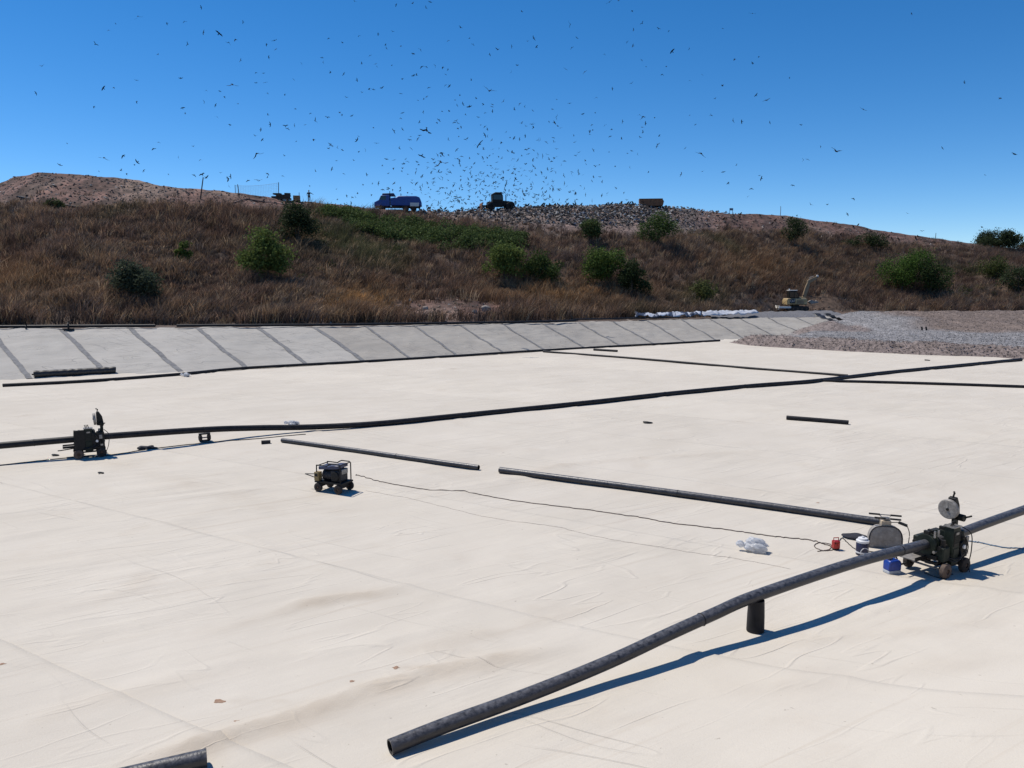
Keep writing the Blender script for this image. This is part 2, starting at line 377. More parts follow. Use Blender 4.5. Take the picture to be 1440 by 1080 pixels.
stains = [([at(*p) for p in q], a_, s_) for q, a_, s_ in [
  ([(150,1096),(215,1072),(330,1036),(430,1006),(520,974),(610,950),(700,932),(800,914)], .75, .30),
  ([(240,905),(350,874),(430,850),(520,838),(600,822)], .35, .18), ([(310,986),(345,984),(380,985),(410,986)], .5, .05),
  ([(380,868),(460,840),(560,825)], .3, .3), ([(540,925),(640,900),(720,885),(900,838)], .3, .25), ([(120,640),(300,690),(420,725)], .22, .5),
  ([(20,1020),(130,985),(300,950)], .25, .3), ([(980,985),(1150,978),(1300,966),(1440,950)], .22, .35), ([(560,938),(590,941),(620,944)], .6, .10), ([(495,960),(500,966),(497,972)], .5, .06),
  ([(1000,925),(1170,905),(1330,893),(1440,884)], .2, .25), ([(1180,790),(1300,812),(1420,800)], .25, .7), ([(750,660),(860,648),(1100,632)], .25, .25), ([(900,700),(1000,690),(1120,690)], .15, .4)]]
def stain_amt(X, Y):
    global ridges
    keep_, ridges = ridges, stains
    z = ridge_h(X, Y)*(1+1.2*fbm(X*1.7, Y*1.7, 66, 3)); ridges = keep_
    return np.clip(z*.42, 0, .5)
def gz(X, Y, fine=True):
    X = np.asarray(X, float); Y = np.asarray(Y, float)
    d = (X-A0.x)*TN.x + (Y-A0.y)*TN.y + .35*vnoise(X*.25, Y*.25, 3)
    dp = np.clip(d, 0, 11.0)
    z = .0095*dp**2.45
    z = z + .05*fbm(X*.16, Y*.16, 21, 3) + .018*fbm(X*.9, Y*.9, 31, 2)
    if fine: z = z + ridge_h(X, Y)
    return z
def gzp(x, y): return float(gz(np.array([x]), np.array([y]))[0])
def on(px, py):
    """point on the lined floor seen at this pixel of the photograph"""
    d = ray(px, py); lo, hi = 1.0, 400.0
    p = at(px, py)
    t = p.y/d[1]
    for _ in range(14):
        z = gzp(d[0]*t, d[1]*t); t = .5*t + .5*(z-CAMH)/d[2]
    return Vector((d[0]*t, d[1]*t, gzp(d[0]*t, d[1]*t)))

SA = Vector((.86,-.51,0)).normalized(); SB = Vector((.51,.86,0)).normalized()
SW = 5.6
# earth under the lining: one coarse sheet
gx, gy = np.meshgrid(np.linspace(-75,110,150), np.linspace(-4,112,120), indexing='ij')
V = np.stack([gx.ravel(), gy.ravel(), gz(gx.ravel(), gy.ravel(), False)-.35], 1)
M['earth'] = mat('cell earth', (.14,.09,.06), (.2,.13,.09), 2, .95)
floor = np_mesh('floor', V, grid_faces(150,120), M['earth']); tag(floor, kind='structure')
def strip(k):
    b0 = -4.87 + k*SW
    # extents along the strip that fall inside the cell
    res = .11 if b0 < 13 else (.2 if b0 < 24 else (.4 if b0 < 45 else .8))
    nb = max(14, int(SW/res))
    a0, a1 = (-66, 30) if b0 < 60 else (-60, 40)
    if b0 < 3: a0 = -34
    elif b0 < 13: a0 = -56
    na = int((a1-a0)/(res*1.7))
    tb = np.concatenate([np.linspace(0, 1, nb), [1.03, 1.033]])
    a = np.linspace(a0, a1, na)
    Aa, Tb = np.meshgrid(a, tb, indexing='ij')
    wob = .10*np.asarray(vnoise(Aa*.12, Aa*0+k, 77)) + .03*vnoise(Aa*.9, Aa*0+k, 78)
    Bb = b0 + SW*Tb + wob
    X = SA.x*Aa + SB.x*Bb; Y = SA.y*Aa + SB.y*Bb
    Z = gz(X.ravel(), Y.ravel()).reshape(X.shape)
    lift = np.clip((Tb-.965)/.02, 0, 1)*.021*(1+.8*vnoise(Aa*.6, Aa*0, k+100))
    Z = Z + lift; Z[:, -1] -= .03
    V = np.stack([X.ravel(), Y.ravel(), Z.ravel()], 1); Fq = grid_faces(na, len(tb))
    # keep the part in front of the far toe and out of the camera's way
    cx = V[Fq].mean(1)
    keep = (cx[:,0] > -62) & (cx[:,0] < 95) & (cx[:,1] > -2) & (cx[:,1] < 96)
    Fq = Fq[keep]
    if not len(Fq): return
    used, inv = np.unique(Fq, return_inverse=True)
    st_ = stain_amt(V[used][:,0], V[used][:,1])
    np_mesh('geotextile_strip', V[used], inv.reshape(Fq.shape), M['geo'], np.repeat(st_[:,None],3,1), parent=floor, cname='stain')
for k in range(18): strip(k)

# ------------------------------------------------------------------ far lined slope
seams = [((-15,463),(38,530.5)), ((85,462.3),(150,526.5)), ((182,461.6),(252,522.5)), ((277,461),(345,517.5)), ((362,460.5),(431,512)),
         ((440,460),(512,508)), ((513,459),(577,504)), ((581,458),(643,500)), ((645,457),(706,496)), ((705,456),(765,491.5)), ((762,455),(820,488)),
         ((814,453.5),(871,486)), ((862,452.5),(919,483.5)), ((910,451),(963,481)), ((958,450),(1008,478.5)), ((998,449.3),(1046,476)), ((1042,448.5),(1090,473.5)),
         ((1080,447.6),(1131,471)), ((1118,447),(1170,469)), ((1156,446),(1212,467)), ((1194,445),(1252,465)), ((1230,444.5),(1290,463))]
ZT = ([-15,277,513,762,958,1118,1240], [2.3,2.25,2.1,1.9,1.65,1.45,1.4])
TOP, BOT = [], []
for (tx,ty),(bx,by) in seams:
    TOP.append(at(tx,ty,float(np.interp(tx,*ZT)))); BOT.append(at(bx,by,0.02))
for k in range(3):
    TOP.insert(0, TOP[0]*2-TOP[1]); BOT.insert(0, BOT[0]*2-BOT[1])
TOP[0].z = TOP[1].z = TOP[2].z = TOP[3].z; 
NSEAM = len(TOP)
def slope_pt(f, v):
    i = min(int(f), NSEAM-2); t = f-i
    T = TOP[i].lerp(TOP[i+1], t); B = BOT[i].lerp(BOT[i+1], t)
    return B.lerp(T, v)
def slope_grid(f0, f1, nu, nv, off, wr, over=True, flip=False):
    P = []
    for i in range(nu):
        f = f0 + (f1-f0)*i/(nu-1)
        for j in range(nv):
            v = -.04 + 1.04*j/(nv-1)
            p = slope_pt(f, max(v,-.04)); 
            q = v*(1-v)*4
            z = p.z + off - .02*max(0,q) 
            P.append((p.x, p.y, z))
        if over:
            T = slope_pt(f, 1); D = (slope_pt(f,1)-slope_pt(f,0)); D.z = 0; D.normalize()
            for e, dz in ((.35,.02),(.9,.0),(1.8,-.03)):
                P.append((T.x+D.x*e, T.y+D.y*e, T.z+off+dz))
    P = np.array(P); n = nv + (3 if over else 0)
    if wr:
        P[:,2] += wr*fbm(P[:,0]*.35+P[:,1]*.2, P[:,2]*2.2, 41, 4) + wr*.5*fbm(P[:,0]*1.1, P[:,1]*1.1, 51, 3)
    return P, grid_faces(nu, n)
P, Fq = slope_grid(0, NSEAM-1.001, 120, 14, -.32, 0)
far_slope = np_mesh('far_slope', P, Fq, M['earth']); tag(far_slope, kind='structure')
for i in range(NSEAM-1):
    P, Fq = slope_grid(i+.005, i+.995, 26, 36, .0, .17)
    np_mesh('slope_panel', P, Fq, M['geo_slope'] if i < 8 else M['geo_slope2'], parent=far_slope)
for i in range(1, NSEAM-1):
    w = (.20 if i < 9 else .14)/ max(.5,(BOT[i+1 if i+1 < NSEAM else i]-BOT[i]).length)
    P, Fq = slope_grid(i-w*.9+.01, i+w*.9+.01, 4, 36, .035, .17, over=False)
    P = P.copy()
    np_mesh('seam_band', P, Fq, M['band'], parent=far_slope)

# ------------------------------------------------------------------ hill and berm
CREST = [  # photo column, base depth offset behind the lined crest, skyline row, skyline depth
 (-700,6,300,118),(-300,6,282,118),(-100,6,270,117),(0,6,262.5,116),(40,6,249,114),(70,6,243.5,112),(120,6,246,112),(210,6,253,114),(238,6,261.5,114),(330,6,271,116),(450,6,284,122),
 (520,6,291,130),(600,6,297,138),(700,6.5,297,142),(760,7,292,144),(830,7,289,147),(900,7,291,150),(930,7,293,152),(1000,9,298.5,158),(1060,18,301.5,162),(1100,22,304,164),(1200,20,318.5,170),
 (1300,15,334,176),(1400,10,349,182),(1500,10,354,186),(1800,10,360,190),(2300,10,370,190)]
cu = np.array([(c[0]-720)/FPX for c in CREST]); cyc = np.array([c[3] for c in CREST], float)
czc = np.array([at_y(c[0], c[2], c[3]).z for c in CREST])
# lined crest depth by direction
tu = np.array([p.x/p.y for p in TOP]); ty_ = np.array([p.y for p in TOP]); tz_ = np.array([p.z for p in TOP])
o_ = np.argsort(tu); tu, ty_, tz_ = tu[o_], ty_[o_], tz_[o_]
def u_of(X, Y): return X/np.maximum(Y, 1)
def berm(u):
    return np.interp(u, tu, ty_), np.interp(u, tu, tz_)
def hill_par(u):
    yb0, zb = berm(u)
    off = np.interp(u, cu, [c[1] for c in CREST])
    return yb0, yb0+off, zb, np.interp(u, cu, cyc), np.interp(u, cu, czc)
def hz(X, Y, rough=True):
    X = np.asarray(X, float); Y = np.asarray(Y, float); u = u_of(X, Y)
    y0, yb, zb, yc, zc = hill_par(u)
    v = (Y-yb)/(yc-yb)
    vc = np.clip(v, 0, 1)
    pr = vc*.93 + .07*vc*vc
    pr = pr - .02*np.sin(vc*np.pi*2)
    z = zb - .06 + (zc-zb)*pr
    z = np.where(v > 1, zc - np.clip(Y-yc,0,1e9)*.012 - np.clip(Y-yc-60,0,1e9)*.05, z)
    z = np.maximum(z, -2.0)
    if rough:
        w = sst(v, -.02, .12)*(1-.65*sst(v, .78, .98))
        z = z + w*(1.7*fbm(X*.07, Y*.07, 61, 3) + .7*fbm(X*.28, Y*.28, 71, 3))
        z = z + sst(v,.02,.08)*.30*fbm(X*.9, Y*.9, 81, 4)*(1-.5*sst(v,.94,1))
        z = z + .05*fbm(X*1.5, Y*1.5, 91, 2)
    return z
# veg limit: row of the photograph above which the ground is bare
VEG = ([-100,0,100,240,330,420,480,560,640,720,820,900,1000,1100,1200,1300,1400,1500],[285,287,291,293,296,298,296,300,310,319,330,331,327,325,337,343,347,350])
cols = np.linspace(-640, 2050, 470); uu = (cols-720)/FPX
vr = np.concatenate([[-1.5,-.6], np.linspace(0,1,100), [1.01,1.03,1.06,1.1,1.18,1.3,1.5,1.8,2.4,3.2,4.5,7,12,22,40]])
rows = []
for u in uu:
    y0, yb, zb, yc, zc = [float(a) for a in hill_par(np.array(u))]
    ys = np.where(vr < 0, y0 + .5 + (yb-y0-.5)*(vr+1.5)/1.5, yb + (yc-yb)*vr)
    rows.append(np.stack([u*ys, ys], 1))
rows = np.array(rows); X, Y = rows[:,:,0].ravel(), rows[:,:,1].ravel(); Z = hz(X, Y)
PX, PY = proj(X, Y, Z)
bare = sst(np.interp(PX, *VEG) + 7*fbm(PX*.02, PY*.05, 5, 3) - PY, -6, 10)
clear = np.exp(-(((PX-640)/95)**2 + ((PY-434)/16)**2))
brown = np.array([.090,.060,.042]); red = np.array([.118,.066,.053]); tan = np.array([.175,.125,.10])
w = np.clip(bare+clear*1.3, 0, 1)[:,None]
C = brown*(1-w) + red*w
C = C*(1 + w*np.clip(1.1*fbm(X*.55, Y*.22, 19, 4),-.62,.8)[:,None])
t2 = (sst(fbm(X*.12, Y*.05, 15, 4), .05, .5)*w[:,0])[:,None]; C = C*(1-t2) + tan*t2
trashw = (sst(PX,585,640)*(1-sst(PX,960,1040))*bare)[:,None]; C = C*(1-.5*trashw) + np.array([.17,.15,.14])*.5*trashw
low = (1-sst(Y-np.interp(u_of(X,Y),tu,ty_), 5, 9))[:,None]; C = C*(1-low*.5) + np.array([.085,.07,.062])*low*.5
M['hill'] = mat('hill soil', (.45,.43,.42), (1.45,1.4,1.36), 1.1, .95, bump=1, bscale=2.5, tint='tint', detail=9, lo=.38, hi=.62)
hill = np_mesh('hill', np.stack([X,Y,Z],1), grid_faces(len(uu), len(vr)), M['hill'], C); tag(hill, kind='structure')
# flat land to the horizon
M['land'] = mat('dry land', (.12,.085,.06), (.2,.15,.11), .02, .95)
g = MB(); g.add([(-6000,-6000,-3),(6000,-6000,-3),(6000,6000,-3),(-6000,6000,-3)],[(0,1,2,3)]); tag(g.build('ground', M['land'], smooth=0), kind='structure')

# ------------------------------------------------------------------ gravel bed on the right
front = [at(*p) for p in [(1018,481),(1050,486),(1120,490.5),(1200,494.5),(1300,499),(1400,503),(1500,508),(1640,516),(1900,532)]]
GX, GY = np.meshgrid(np.arange(16,105,.42), np.arange(34,124,.42), indexing='ij'); X, Y = GX.ravel(), GY.ravel()
t = np.full(X.shape, 1e9); side = np.zeros(X.shape); sl = np.zeros(X.shape)
acc = 0
for i in range(len(front)-1):
    a, b = front[i], front[i+1]; dx, dy = b.x-a.x, b.y-a.y; L_ = math.hypot(dx,dy)
    q = ((X-a.x)*dx+(Y-a.y)*dy)/L_**2; qc = np.clip(q, 0, 1)
    d = np.hypot(X-a.x-qc*dx, Y-a.y-qc*dy); s_ = np.sign((X-a.x)*(-dy)+(Y-a.y)*dx)
    c = d < t; t = np.where(c, d, t); side = np.where(c, s_, side); sl = np.where(c, acc+qc*L_, sl); acc += L_
t = t*side + .5*fbm(X*.5, Y*.5, 8, 3)*1.0
e0, e1 = at(1128,468,.4), at(1152,449,1.3); ex, ey = (e1-e0).x, (e1-e0).y; el = math.hypot(ex,ey)
e = ((X-e0.x)*ey - (Y-e0.y)*ex)/el + 1.2*fbm(X*.2,Y*.2,4,3)
endf = sst(sl, 0, 3.0)
ridgeh = np.clip(np.minimum(t*.62, 1.02+.2*vnoise(sl*.3,sl*0,2)), -1, 9)*endf
ridge_back = np.clip(1-(t-1.7)/2.6, 0, 1)
plat = np.minimum(np.clip(t*.62,-1,9), .84)*sst(e, -.5, 2.2)
h = np.maximum(ridgeh*ridge_back, plat)
h = np.where(t < 0, np.minimum(t*.5, 0), h)
back = sst(t, 20, 33)*sst(e, -1, 4)
h = h + back*.75
mc = at(1168,463,.8); md = np.hypot(X-mc.x, (Y-mc.y)*.8); h = np.maximum(h, np.clip(1.9-md*.42, -1, 1.75)+.2*fbm(X*.6,Y*.6,3,2))
mc2 = at(1262,455,1.3); md = np.hypot((X-mc2.x)*.6, (Y-mc2.y)*.8); h = h + np.clip(1.0-md*.22, 0, .8)*(h > .3)
mc4 = at(1215,440,2.2); md = np.hypot((X-mc4.x)*.35, (Y-mc4.y)*.8); h = h + np.clip(.7-md*.16, 0, .45)*(h > .3)
mc3 = at(1420,447,1.6); md = np.hypot((X-mc3.x)*.30, (Y-mc3.y)*.8); soil = np.clip(1.2-md*.20, 0, .85)*(h > .3); h = h + soil
hasg = h > .03
h = h + hasg*(.22*fbm(X*.35, Y*.35, 6, 3) + .15*fbm(X*1.3, Y*1.3, 7, 3))*np.clip(h*2, 0, 1)
PXg, PYg = proj(X, Y, h)
grey = np.array([.205,.198,.198]); brn = np.array([.185,.148,.134]); tanb = np.array([.150,.115,.096])
wf = np.maximum(1-sst(t, 1.35, 2.6), sst(np.clip(1.9-np.hypot(X-mc.x,(Y-mc.y)*.8)*.42,-1,2), .0,.4)*.9)
wf = np.maximum(wf, sst(fbm(X*.10,Y*.10,14,3), .12, .5)*.75*(t > 6)*(PXg < 1330))[:,None]
C = grey*(1-wf) + brn*wf
ws = np.maximum(sst(soil, .05, .3), sst(PXg+30*fbm(X*.1,Y*.1,55,3), 1250,1310)*sst(t+3*fbm(X*.15,Y*.15,56,3),20,25))[:,None]; C = C*(1-ws) + tanb*ws
C = C*(1+.5*rng.uniform(-1,1,(len(X),1))*.5)
pale = (sst(fbm(X*.5, Y*.06, 33, 3), .2, .6)*(t > 2))[:,None]; C = C*(1+.35*pale)
Fq = grid_faces(GX.shape[0], GX.shape[1])
hv = np.where(t > -.25, np.where(e+3 > 0, 1, (t < 5.2)*1), 0)*(h > -.12)
keep = (hv[Fq].max(1) > 0) & (h[Fq].max(1) > .0); Fq = Fq[keep]; used, inv = np.unique(Fq, return_inverse=True)
M['gravel'] = mat('crushed stone', (.45,.45,.45), (1.5,1.5,1.5), 5.5, .95, bump=1, bscale=7, tint='tint', detail=4, lo=.3, hi=.7)
gravel = np_mesh('gravel_bed', np.stack([X,Y,h],1)[used], inv.reshape(Fq.shape), M['gravel'], C[used]); tag(gravel, kind='structure')
# loose stones over it
ok = np.where((h > .08) & (t > 0) & (np.abs(PXg-1250) < 330))[0]
sel = rng.choice(ok, 26000, p=(1/np.maximum(Y[ok],1)**1.6*(1+2.5*(t[ok]<2.2)))/np.sum(1/np.maximum(Y[ok],1)**1.6*(1+2.5*(t[ok]<2.2))))
def scatter_chunks(pos, size, colr, name, material, flat=.7):
    n = len(pos); base = np.array([[1,0,0],[-.5,.87,0],[-.5,-.87,0],[.1,.1,.9],[0,0,-.6]], float)
    fs = np.array([[0,1,3],[1,2,3],[2,0,3],[1,0,4],[2,1,4],[0,2,4]])
    v = base[None]*(1+.5*rng.uniform(-1,1,(n,5,3))); v[:,:,2] *= flat
    ang = rng.uniform(0,6.28,n); c, s = np.cos(ang)[:,None], np.sin(ang)[:,None]
    x = v[:,:,0]*c - v[:,:,1]*s; y = v[:,:,0]*s + v[:,:,1]*c
    tl = rng.uniform(-.6,.6,n)[:,None]; z = v[:,:,2]*np.cos(tl) + x*np.sin(tl)
    Vv = np.stack([x,y,z],2)*size[:,None,None] + pos[:,None,:]
    Ff = (fs[None] + (np.arange(n)*5)[:,None,None]).reshape(-1,3)
    return np_mesh(name, Vv.reshape(-1,3), Ff, material, np.repeat(colr,5,0), smooth=False)
pos = np.stack([X[sel]+rng.uniform(-.21,.21,len(sel)), Y[sel]+rng.uniform(-.21,.21,len(sel)), h[sel]+.01],1)
cc = C[sel]*rng.uniform(.55,1.5,(len(sel),1))
M['tint'] = mat('tinted matter', (.8,.8,.8), tint='tint', rough=.9)
stones = scatter_chunks(pos, rng.uniform(.03,.085,len(sel)), cc, 'loose_stones', M['tint'])
tag(stones, 'loose grey and brown crushed stones over the gravel bed', 'gravel', kind='stuff')

# ------------------------------------------------------------------ vegetation on the hill
def sample_hill(n, x0, x1, v0=0.0, v1=1.0):
    px = rng.uniform(x0, x1, n); u = (px-720)/FPX
    y0, yb, zb, yc, zc = hill_par(u)
    v = rng.uniform(v0, v1, n); Y = yb + (yc-yb)*v; X = u*Y
    Z = hz(X, Y); p = proj(X, Y, Z)
    return X, Y, Z, p[0], p[1], v
N0 = 60000
X, Y, Z, PX, PY, VV = sample_hill(N0, -420, 1850)
veg = np.interp(PX, *VEG)
cl = (((PX-640)/95)**2 + ((PY-436)/17)**2)
cl2 = (((PX-100)/90)**2 + ((PY-446)/8)**2)
cl3 = (((PX-1130)/130)**2 + ((PY-430)/14)**2)
thk = sst(PX,455,490)*(1-sst(PX,715,745))*np.exp(-((PY-(312+.143*(PX-470)))/14)**2)
prob = (1-.85*thk)*sst(PY-veg-8*fbm(PX*.03,PY*.03,3,3), -8, 14)*(1-np.exp(-cl)*1.25)*(1-.9*np.exp(-cl2))*(1-.95*np.exp(-cl3))*(.80+.5*fbm(X*.1,Y*.1,12,3))
prob = np.maximum(prob, .006)
keep = rng.uniform(0,1,N0) < prob*.9
X, Y, Z, PX, PY, VV = X[keep], Y[keep], Z[keep], PX[keep], PY[keep], VV[keep]
n = len(X)
pal = np.array([[.112,.070,.050],[.165,.104,.070],[.088,.064,.052],[.205,.130,.078],[.140,.106,.082]])
ci = fbm(X*.13, Y*.13, 101, 4); cj = fbm(X*.5, Y*.5, 103, 2)
idx = np.clip(((ci+.55)*4.2 + cj*1.5 + rng.normal(0,.6,n)).astype(int), 0, 4); tc = pal[idx]
gold = np.exp(-(((PX-505)/55)**2+((PY-428)/17)**2)*1.0) + .55*np.exp(-(((PX-790)/110)**2+((PY-418)/18)**2)) + .35*np.exp(-(((PX-30)/90)**2+((PY-405)/25)**2)) + .3*np.exp(-(((PX-1060)/90)**2+((PY-380)/25)**2))
gold = np.clip(gold, 0, 1)[:,None]; tc = tc*(1-gold) + np.array([.34,.19,.075])*gold
olive = (sst(fbm(X*.06+5, Y*.06, 107, 3), .18, .5)*.6 + .8*np.exp(-(((PX-985)/35)**2+((PY-418)/14)**2)) + .5*np.exp(-(((PX-470)/90)**2+((PY-345)/25)**2)))
olive = np.clip(olive,0,.85)[:,None]; tc = tc*(1-olive) + np.array([.072,.078,.034])*olive
strw = (rng.uniform(0,1,n) < .14)[:,None]; tc = np.where(strw, np.array([.27,.19,.115]), tc)
tc = tc*np.exp(rng.normal(0,.26,(n,1)))*np.array([.97,.99,1.03])
clump = np.clip(.5+1.0*fbm(X*.30,Y*.30,115,3)+.5*fbm(X*.08,Y*.08,116,2), .08, 1.25)
ht = rng.uniform(.75,1.2,n)*(.55+1.45*clump)*(1+.35*np.exp(-(VV/.05)**2))*np.where(prob[keep] < .3, .4, 1)
NB = 16
rad = rng.uniform(0,1,(n,NB))**.6*.55; ang = rng.uniform(0,6.283,(n,NB))
bx = X[:,None]+rad*np.cos(ang); by = Y[:,None]+rad*np.sin(ang)
hgt = ht[:,None]*rng.uniform(.5,1.1,(n,NB))
lean = .22 + .3*vnoise(X*.05, Y*.05, 120); lean = np.where(PX < 560, lean+.10, lean)
tx = bx + hgt*(lean[:,None] + rng.normal(0,.38,(n,NB))); tyy = by + hgt*rng.normal(-.05,.36,(n,NB))
mx = bx + (tx-bx)*.38; my = by + (tyy-by)*.38; mz = Z[:,None] + hgt*.58; tz = Z[:,None] + hgt*.98
wd = rng.uniform(.012,.032,(n,NB)); wa = rng.uniform(-.6,.6,(n,NB)); wx, wy = wd*np.cos(wa), wd*np.sin(wa)
z0 = np.broadcast_to(Z[:,None]-.1, bx.shape)
Vv = np.stack([np.stack([bx-wx,by-wy,z0],2), np.stack([bx+wx,by+wy,z0],2), np.stack([mx+wx,my+wy,mz],2), np.stack([mx-wx,my-wy,mz],2), np.stack([tx,tyy,tz],2)],2).reshape(-1,3)
nb = n*NB; b5 = np.arange(nb)*5
F3 = np.concatenate([np.stack([b5,b5+1,b5+2],1), np.stack([b5,b5+2,b5+3],1), np.stack([b5+3,b5+2,b5+4],1)])
cb = np.repeat(tc, NB, 0)*np.exp(rng.normal(0,.25,(nb,1))); cb = np.repeat(cb, 5, 0); cb[4::5] *= np.array([1.5,1.42,1.35]); cb[2::5] *= 1.1; cb[3::5] *= 1.1
M['grass'] = mat('dry grass', (.8,.8,.8), tint='tint', rough=.8, spec=.2, trans=.3)
grass = np_mesh('dry_grass', Vv, F3, M['grass'], cb, smooth=False)
tag(grass, 'tall brown dry grass covering the whole hillside', 'grass', kind='stuff')

M['leaf'] = mat('green leaves', (.8,.8,.8), tint='tint', rough=.8, spec=.12, trans=.3)
M['bark'] = mat('shrub bark', (.06,.045,.035), (.1,.08,.06), 8, .9)
def leaves(centers, radii, n, size, c0, c1, sc=(1,1,.85)):
    k = rng.choice(len(centers), n, p=np.array(radii)**2/np.sum(np.array(radii)**2))
    d = rng.normal(0,1,(n,3)); d /= np.linalg.norm(d,axis=1)[:,None]
    rr = np.array(radii)[k]*np.where(rng.uniform(0,1,n) < .15, rng.uniform(1.0,1.5,n), rng.uniform(.35,1.08,n)**.7)
    p = np.array(centers)[k] + d*rr[:,None]*np.array(sc)
    q = rng.normal(0,1,(n,3)); q[:,2] += .5; q /= np.linalg.norm(q,axis=1)[:,None]
    a = np.cross(q, rng.normal(0,1,(n,3))); a /= np.linalg.norm(a,axis=1)[:,None]; b = np.cross(q,a)
    s = size*rng.uniform(.6,1.5,n)[:,None]
    V = np.stack([p-a*s, p+b*s*.55, p+a*s, p-b*s*.55],1).reshape(-1,3)
    Fq = np.arange(n*4).reshape(-1,4)
    mixv = np.clip(rng.uniform(0,1,(n,1))*.7 + .3*rng.uniform(0,1,(len(centers),1))[k],0,1)
    C = (np.array(c0)*(1-mixv)+np.array(c1)*mixv)*np.exp(rng.normal(0,.2,(n,1)))
    return V, Fq, np.repeat(C,4,0)
def hill_at(px, py):
    """point on the hillside behind this pixel"""
    lo = None; d = ray(px, py)
    ys = np.linspace(66, 200, 1400); tt = ys/d[1]; zz = CAMH + d[2]*tt; g_ = hz(d[0]*tt, ys)
    i = np.argmax(g_ >= zz) if (g_ >= zz).any() else len(ys)-1
    return Vector((d[0]*tt[i], ys[i], g_[i]))
def crest_at(px, dv):
    u = (px-720)/FPX; y0, yb, zb, yc, zc = [float(a) for a in hill_par(np.array(u))]; Y_ = yb+(yc-yb)*dv
    return Vector((u*Y_, Y_, float(hz(np.array([u*Y_]), np.array([Y_]))[0])-.3))
def bush(px, py, wpx, hpx, c0, c1, label, name='shrub', nl=2600, cat='shrub', group='green shrubs on the hillside', base=None):
    b = base or hill_at(px, py); m = b.y/FPX; w, h_ = wpx*m*1.12, hpx*m*1.38; nl = int(nl*2.1)
    root = empty(name, b, 0, label, cat, group)
    cs, rs = [], []
    for k in range(17):
        f = rng.uniform(0,1); a = rng.uniform(0,6.28); q = rng.uniform(.1,.85)
        cs.append((math.cos(a)*q*w*.5, math.sin(a)*q*w*.35, h_*(.22+.62*rng.uniform(0,1)*(1-q*.6)))); rs.append(min(w,h_*1.3)*rng.uniform(.10,.25))
    V, Fq, C = leaves(cs, rs, nl, .13, c0, c1)
    V[:,2] = np.maximum(V[:,2], .02)
    np_mesh('crown', V, Fq, M['leaf'], C, smooth=False, parent=root)
    s = MB()
    for k in range(5):
        c = cs[k]; s.tube([(c[0]*.1,c[1]*.1,-.2),(c[0]*.45,c[1]*.45,c[2]*.5),(c[0]*.9,c[1]*.9,c[2]*.95)], [.07,.05,.02], 6)
    s.build('trunk', M['bark'], root)
    return root
G1, G2 = (.068,.100,.026), (.160,.205,.056)
D1, D2 = (.028,.040,.020), (.060,.080,.034)
S1, S2 = (.050,.064,.040), (.085,.100,.062)
bush(376,392,68,56,G1,G2,'bright yellow green shrub highest up among the dry grass left of centre', nl=3600)
bush(418,345,54,52,D1,D2,'dark green shrub just above and right of the bright left shrub')
bush(259,378,26,30,G1,(.09,.13,.03),'small pale green shrub alone in the dry grass at left', nl=900)
bush(182,425,78,42,S1,S2,'greyish green spreading shrub low on the far left slope', nl=3200)
bush(712,400,58,52,G1,G2,'bright green shrub at the left of the wide central pair', nl=3400)
bush(762,400,56,40,(.035,.06,.018),(.075,.105,.03),'darker green low shrub joined to the right of the bright central shrub', nl=2800)
bush(853,402,56,50,G1,(.09,.14,.03),'rounded bright green shrub right of the wide central pair', nl=3200)
bush(888,422,40,48,D1,(.05,.075,.024),'dark green shrub just below the rounded bright one', nl=2200)
bush(828,337,36,26,(.05,.075,.028),(.085,.115,.04),'small olive shrub below the rubbish heap, left of two', nl=1600)
bush(923,346,44,38,(.045,.08,.024),(.09,.13,.038),'leafy green shrub below the rust coloured container', nl=2000)
bush(1117,348,36,40,D1,D2,'dark ragged shrub standing against the bare soil at right', nl=1500)
bush(1266,412,66,64,(.04,.085,.018),(.085,.14,.028),'large round green shrub on the right hillside', nl=4200)
bush(1308,416,48,44,(.035,.06,.02),(.07,.1,.03),'smaller darker shrub touching the large round right shrub', nl=2400)
bush(1212,352,66,22,D1,(.05,.07,.026),'low wide dark shrub near the right hill crest', nl=1800)
bush(1396,362,56,24,D1,D2,'dark dense shrub breaking the skyline at right', nl=9000, base=crest_at(1396,.97))
bush(1446,364,40,20,D1,(.05,.07,.03),'dark shrub on the skyline cut by the right picture edge', nl=6000, base=crest_at(1446,.97))
bush(1432,412,50,34,D1,D2,'dark green shrub below the skyline at the right picture edge', nl=2000)
bush(1395,395,40,30,(.05,.065,.02),(.085,.10,.03),'olive shrub below the dark skyline shrub at right', nl=1600)
bush(78,296,24,12,(.05,.07,.03),(.08,.1,.04),'tiny green shrub under the reddish mound', nl=500)
bush(990,425,40,24,(.06,.075,.025),(.11,.12,.04),'sparse yellowish shrub low above the white sheets', nl=1000)
# green thicket along the shoulder
cs, rs = [], []
for k in range(260):
    px = rng.uniform(455,735); f = (px-470)/265; py = 300 + 38*f + rng.uniform(2,34)*(.45+.55*math.sin(math.pi*min(1,f*1.05)))
    p = hill_at(px, py); cs.append((p.x,p.y,p.z+.5+rng.uniform(0,.5))); rs.append(rng.uniform(.6,1.3))
V, Fq, C = leaves(cs, rs, 60000, .13, (.045,.070,.024), (.110,.150,.048), (1,1,.8))
tag(np_mesh('green_thicket', V, Fq, M['leaf'], C, smooth=False), 'band of green creeping thicket below the blue truck', 'thicket', kind='stuff')
cs, rs = [], []
for k in range(60):
    px = rng.uniform(425,560); py = rng.uniform(330,395); p = hill_at(px,py); cs.append((p.x,p.y,p.z+.3)); rs.append(rng.uniform(.4,.8))
for k in range(40):
    px = rng.uniform(1330,1500); py = rng.uniform(375,425); p = hill_at(px,py); cs.append((p.x,p.y,p.z+.4)); rs.append(rng.uniform(.5,1.0))
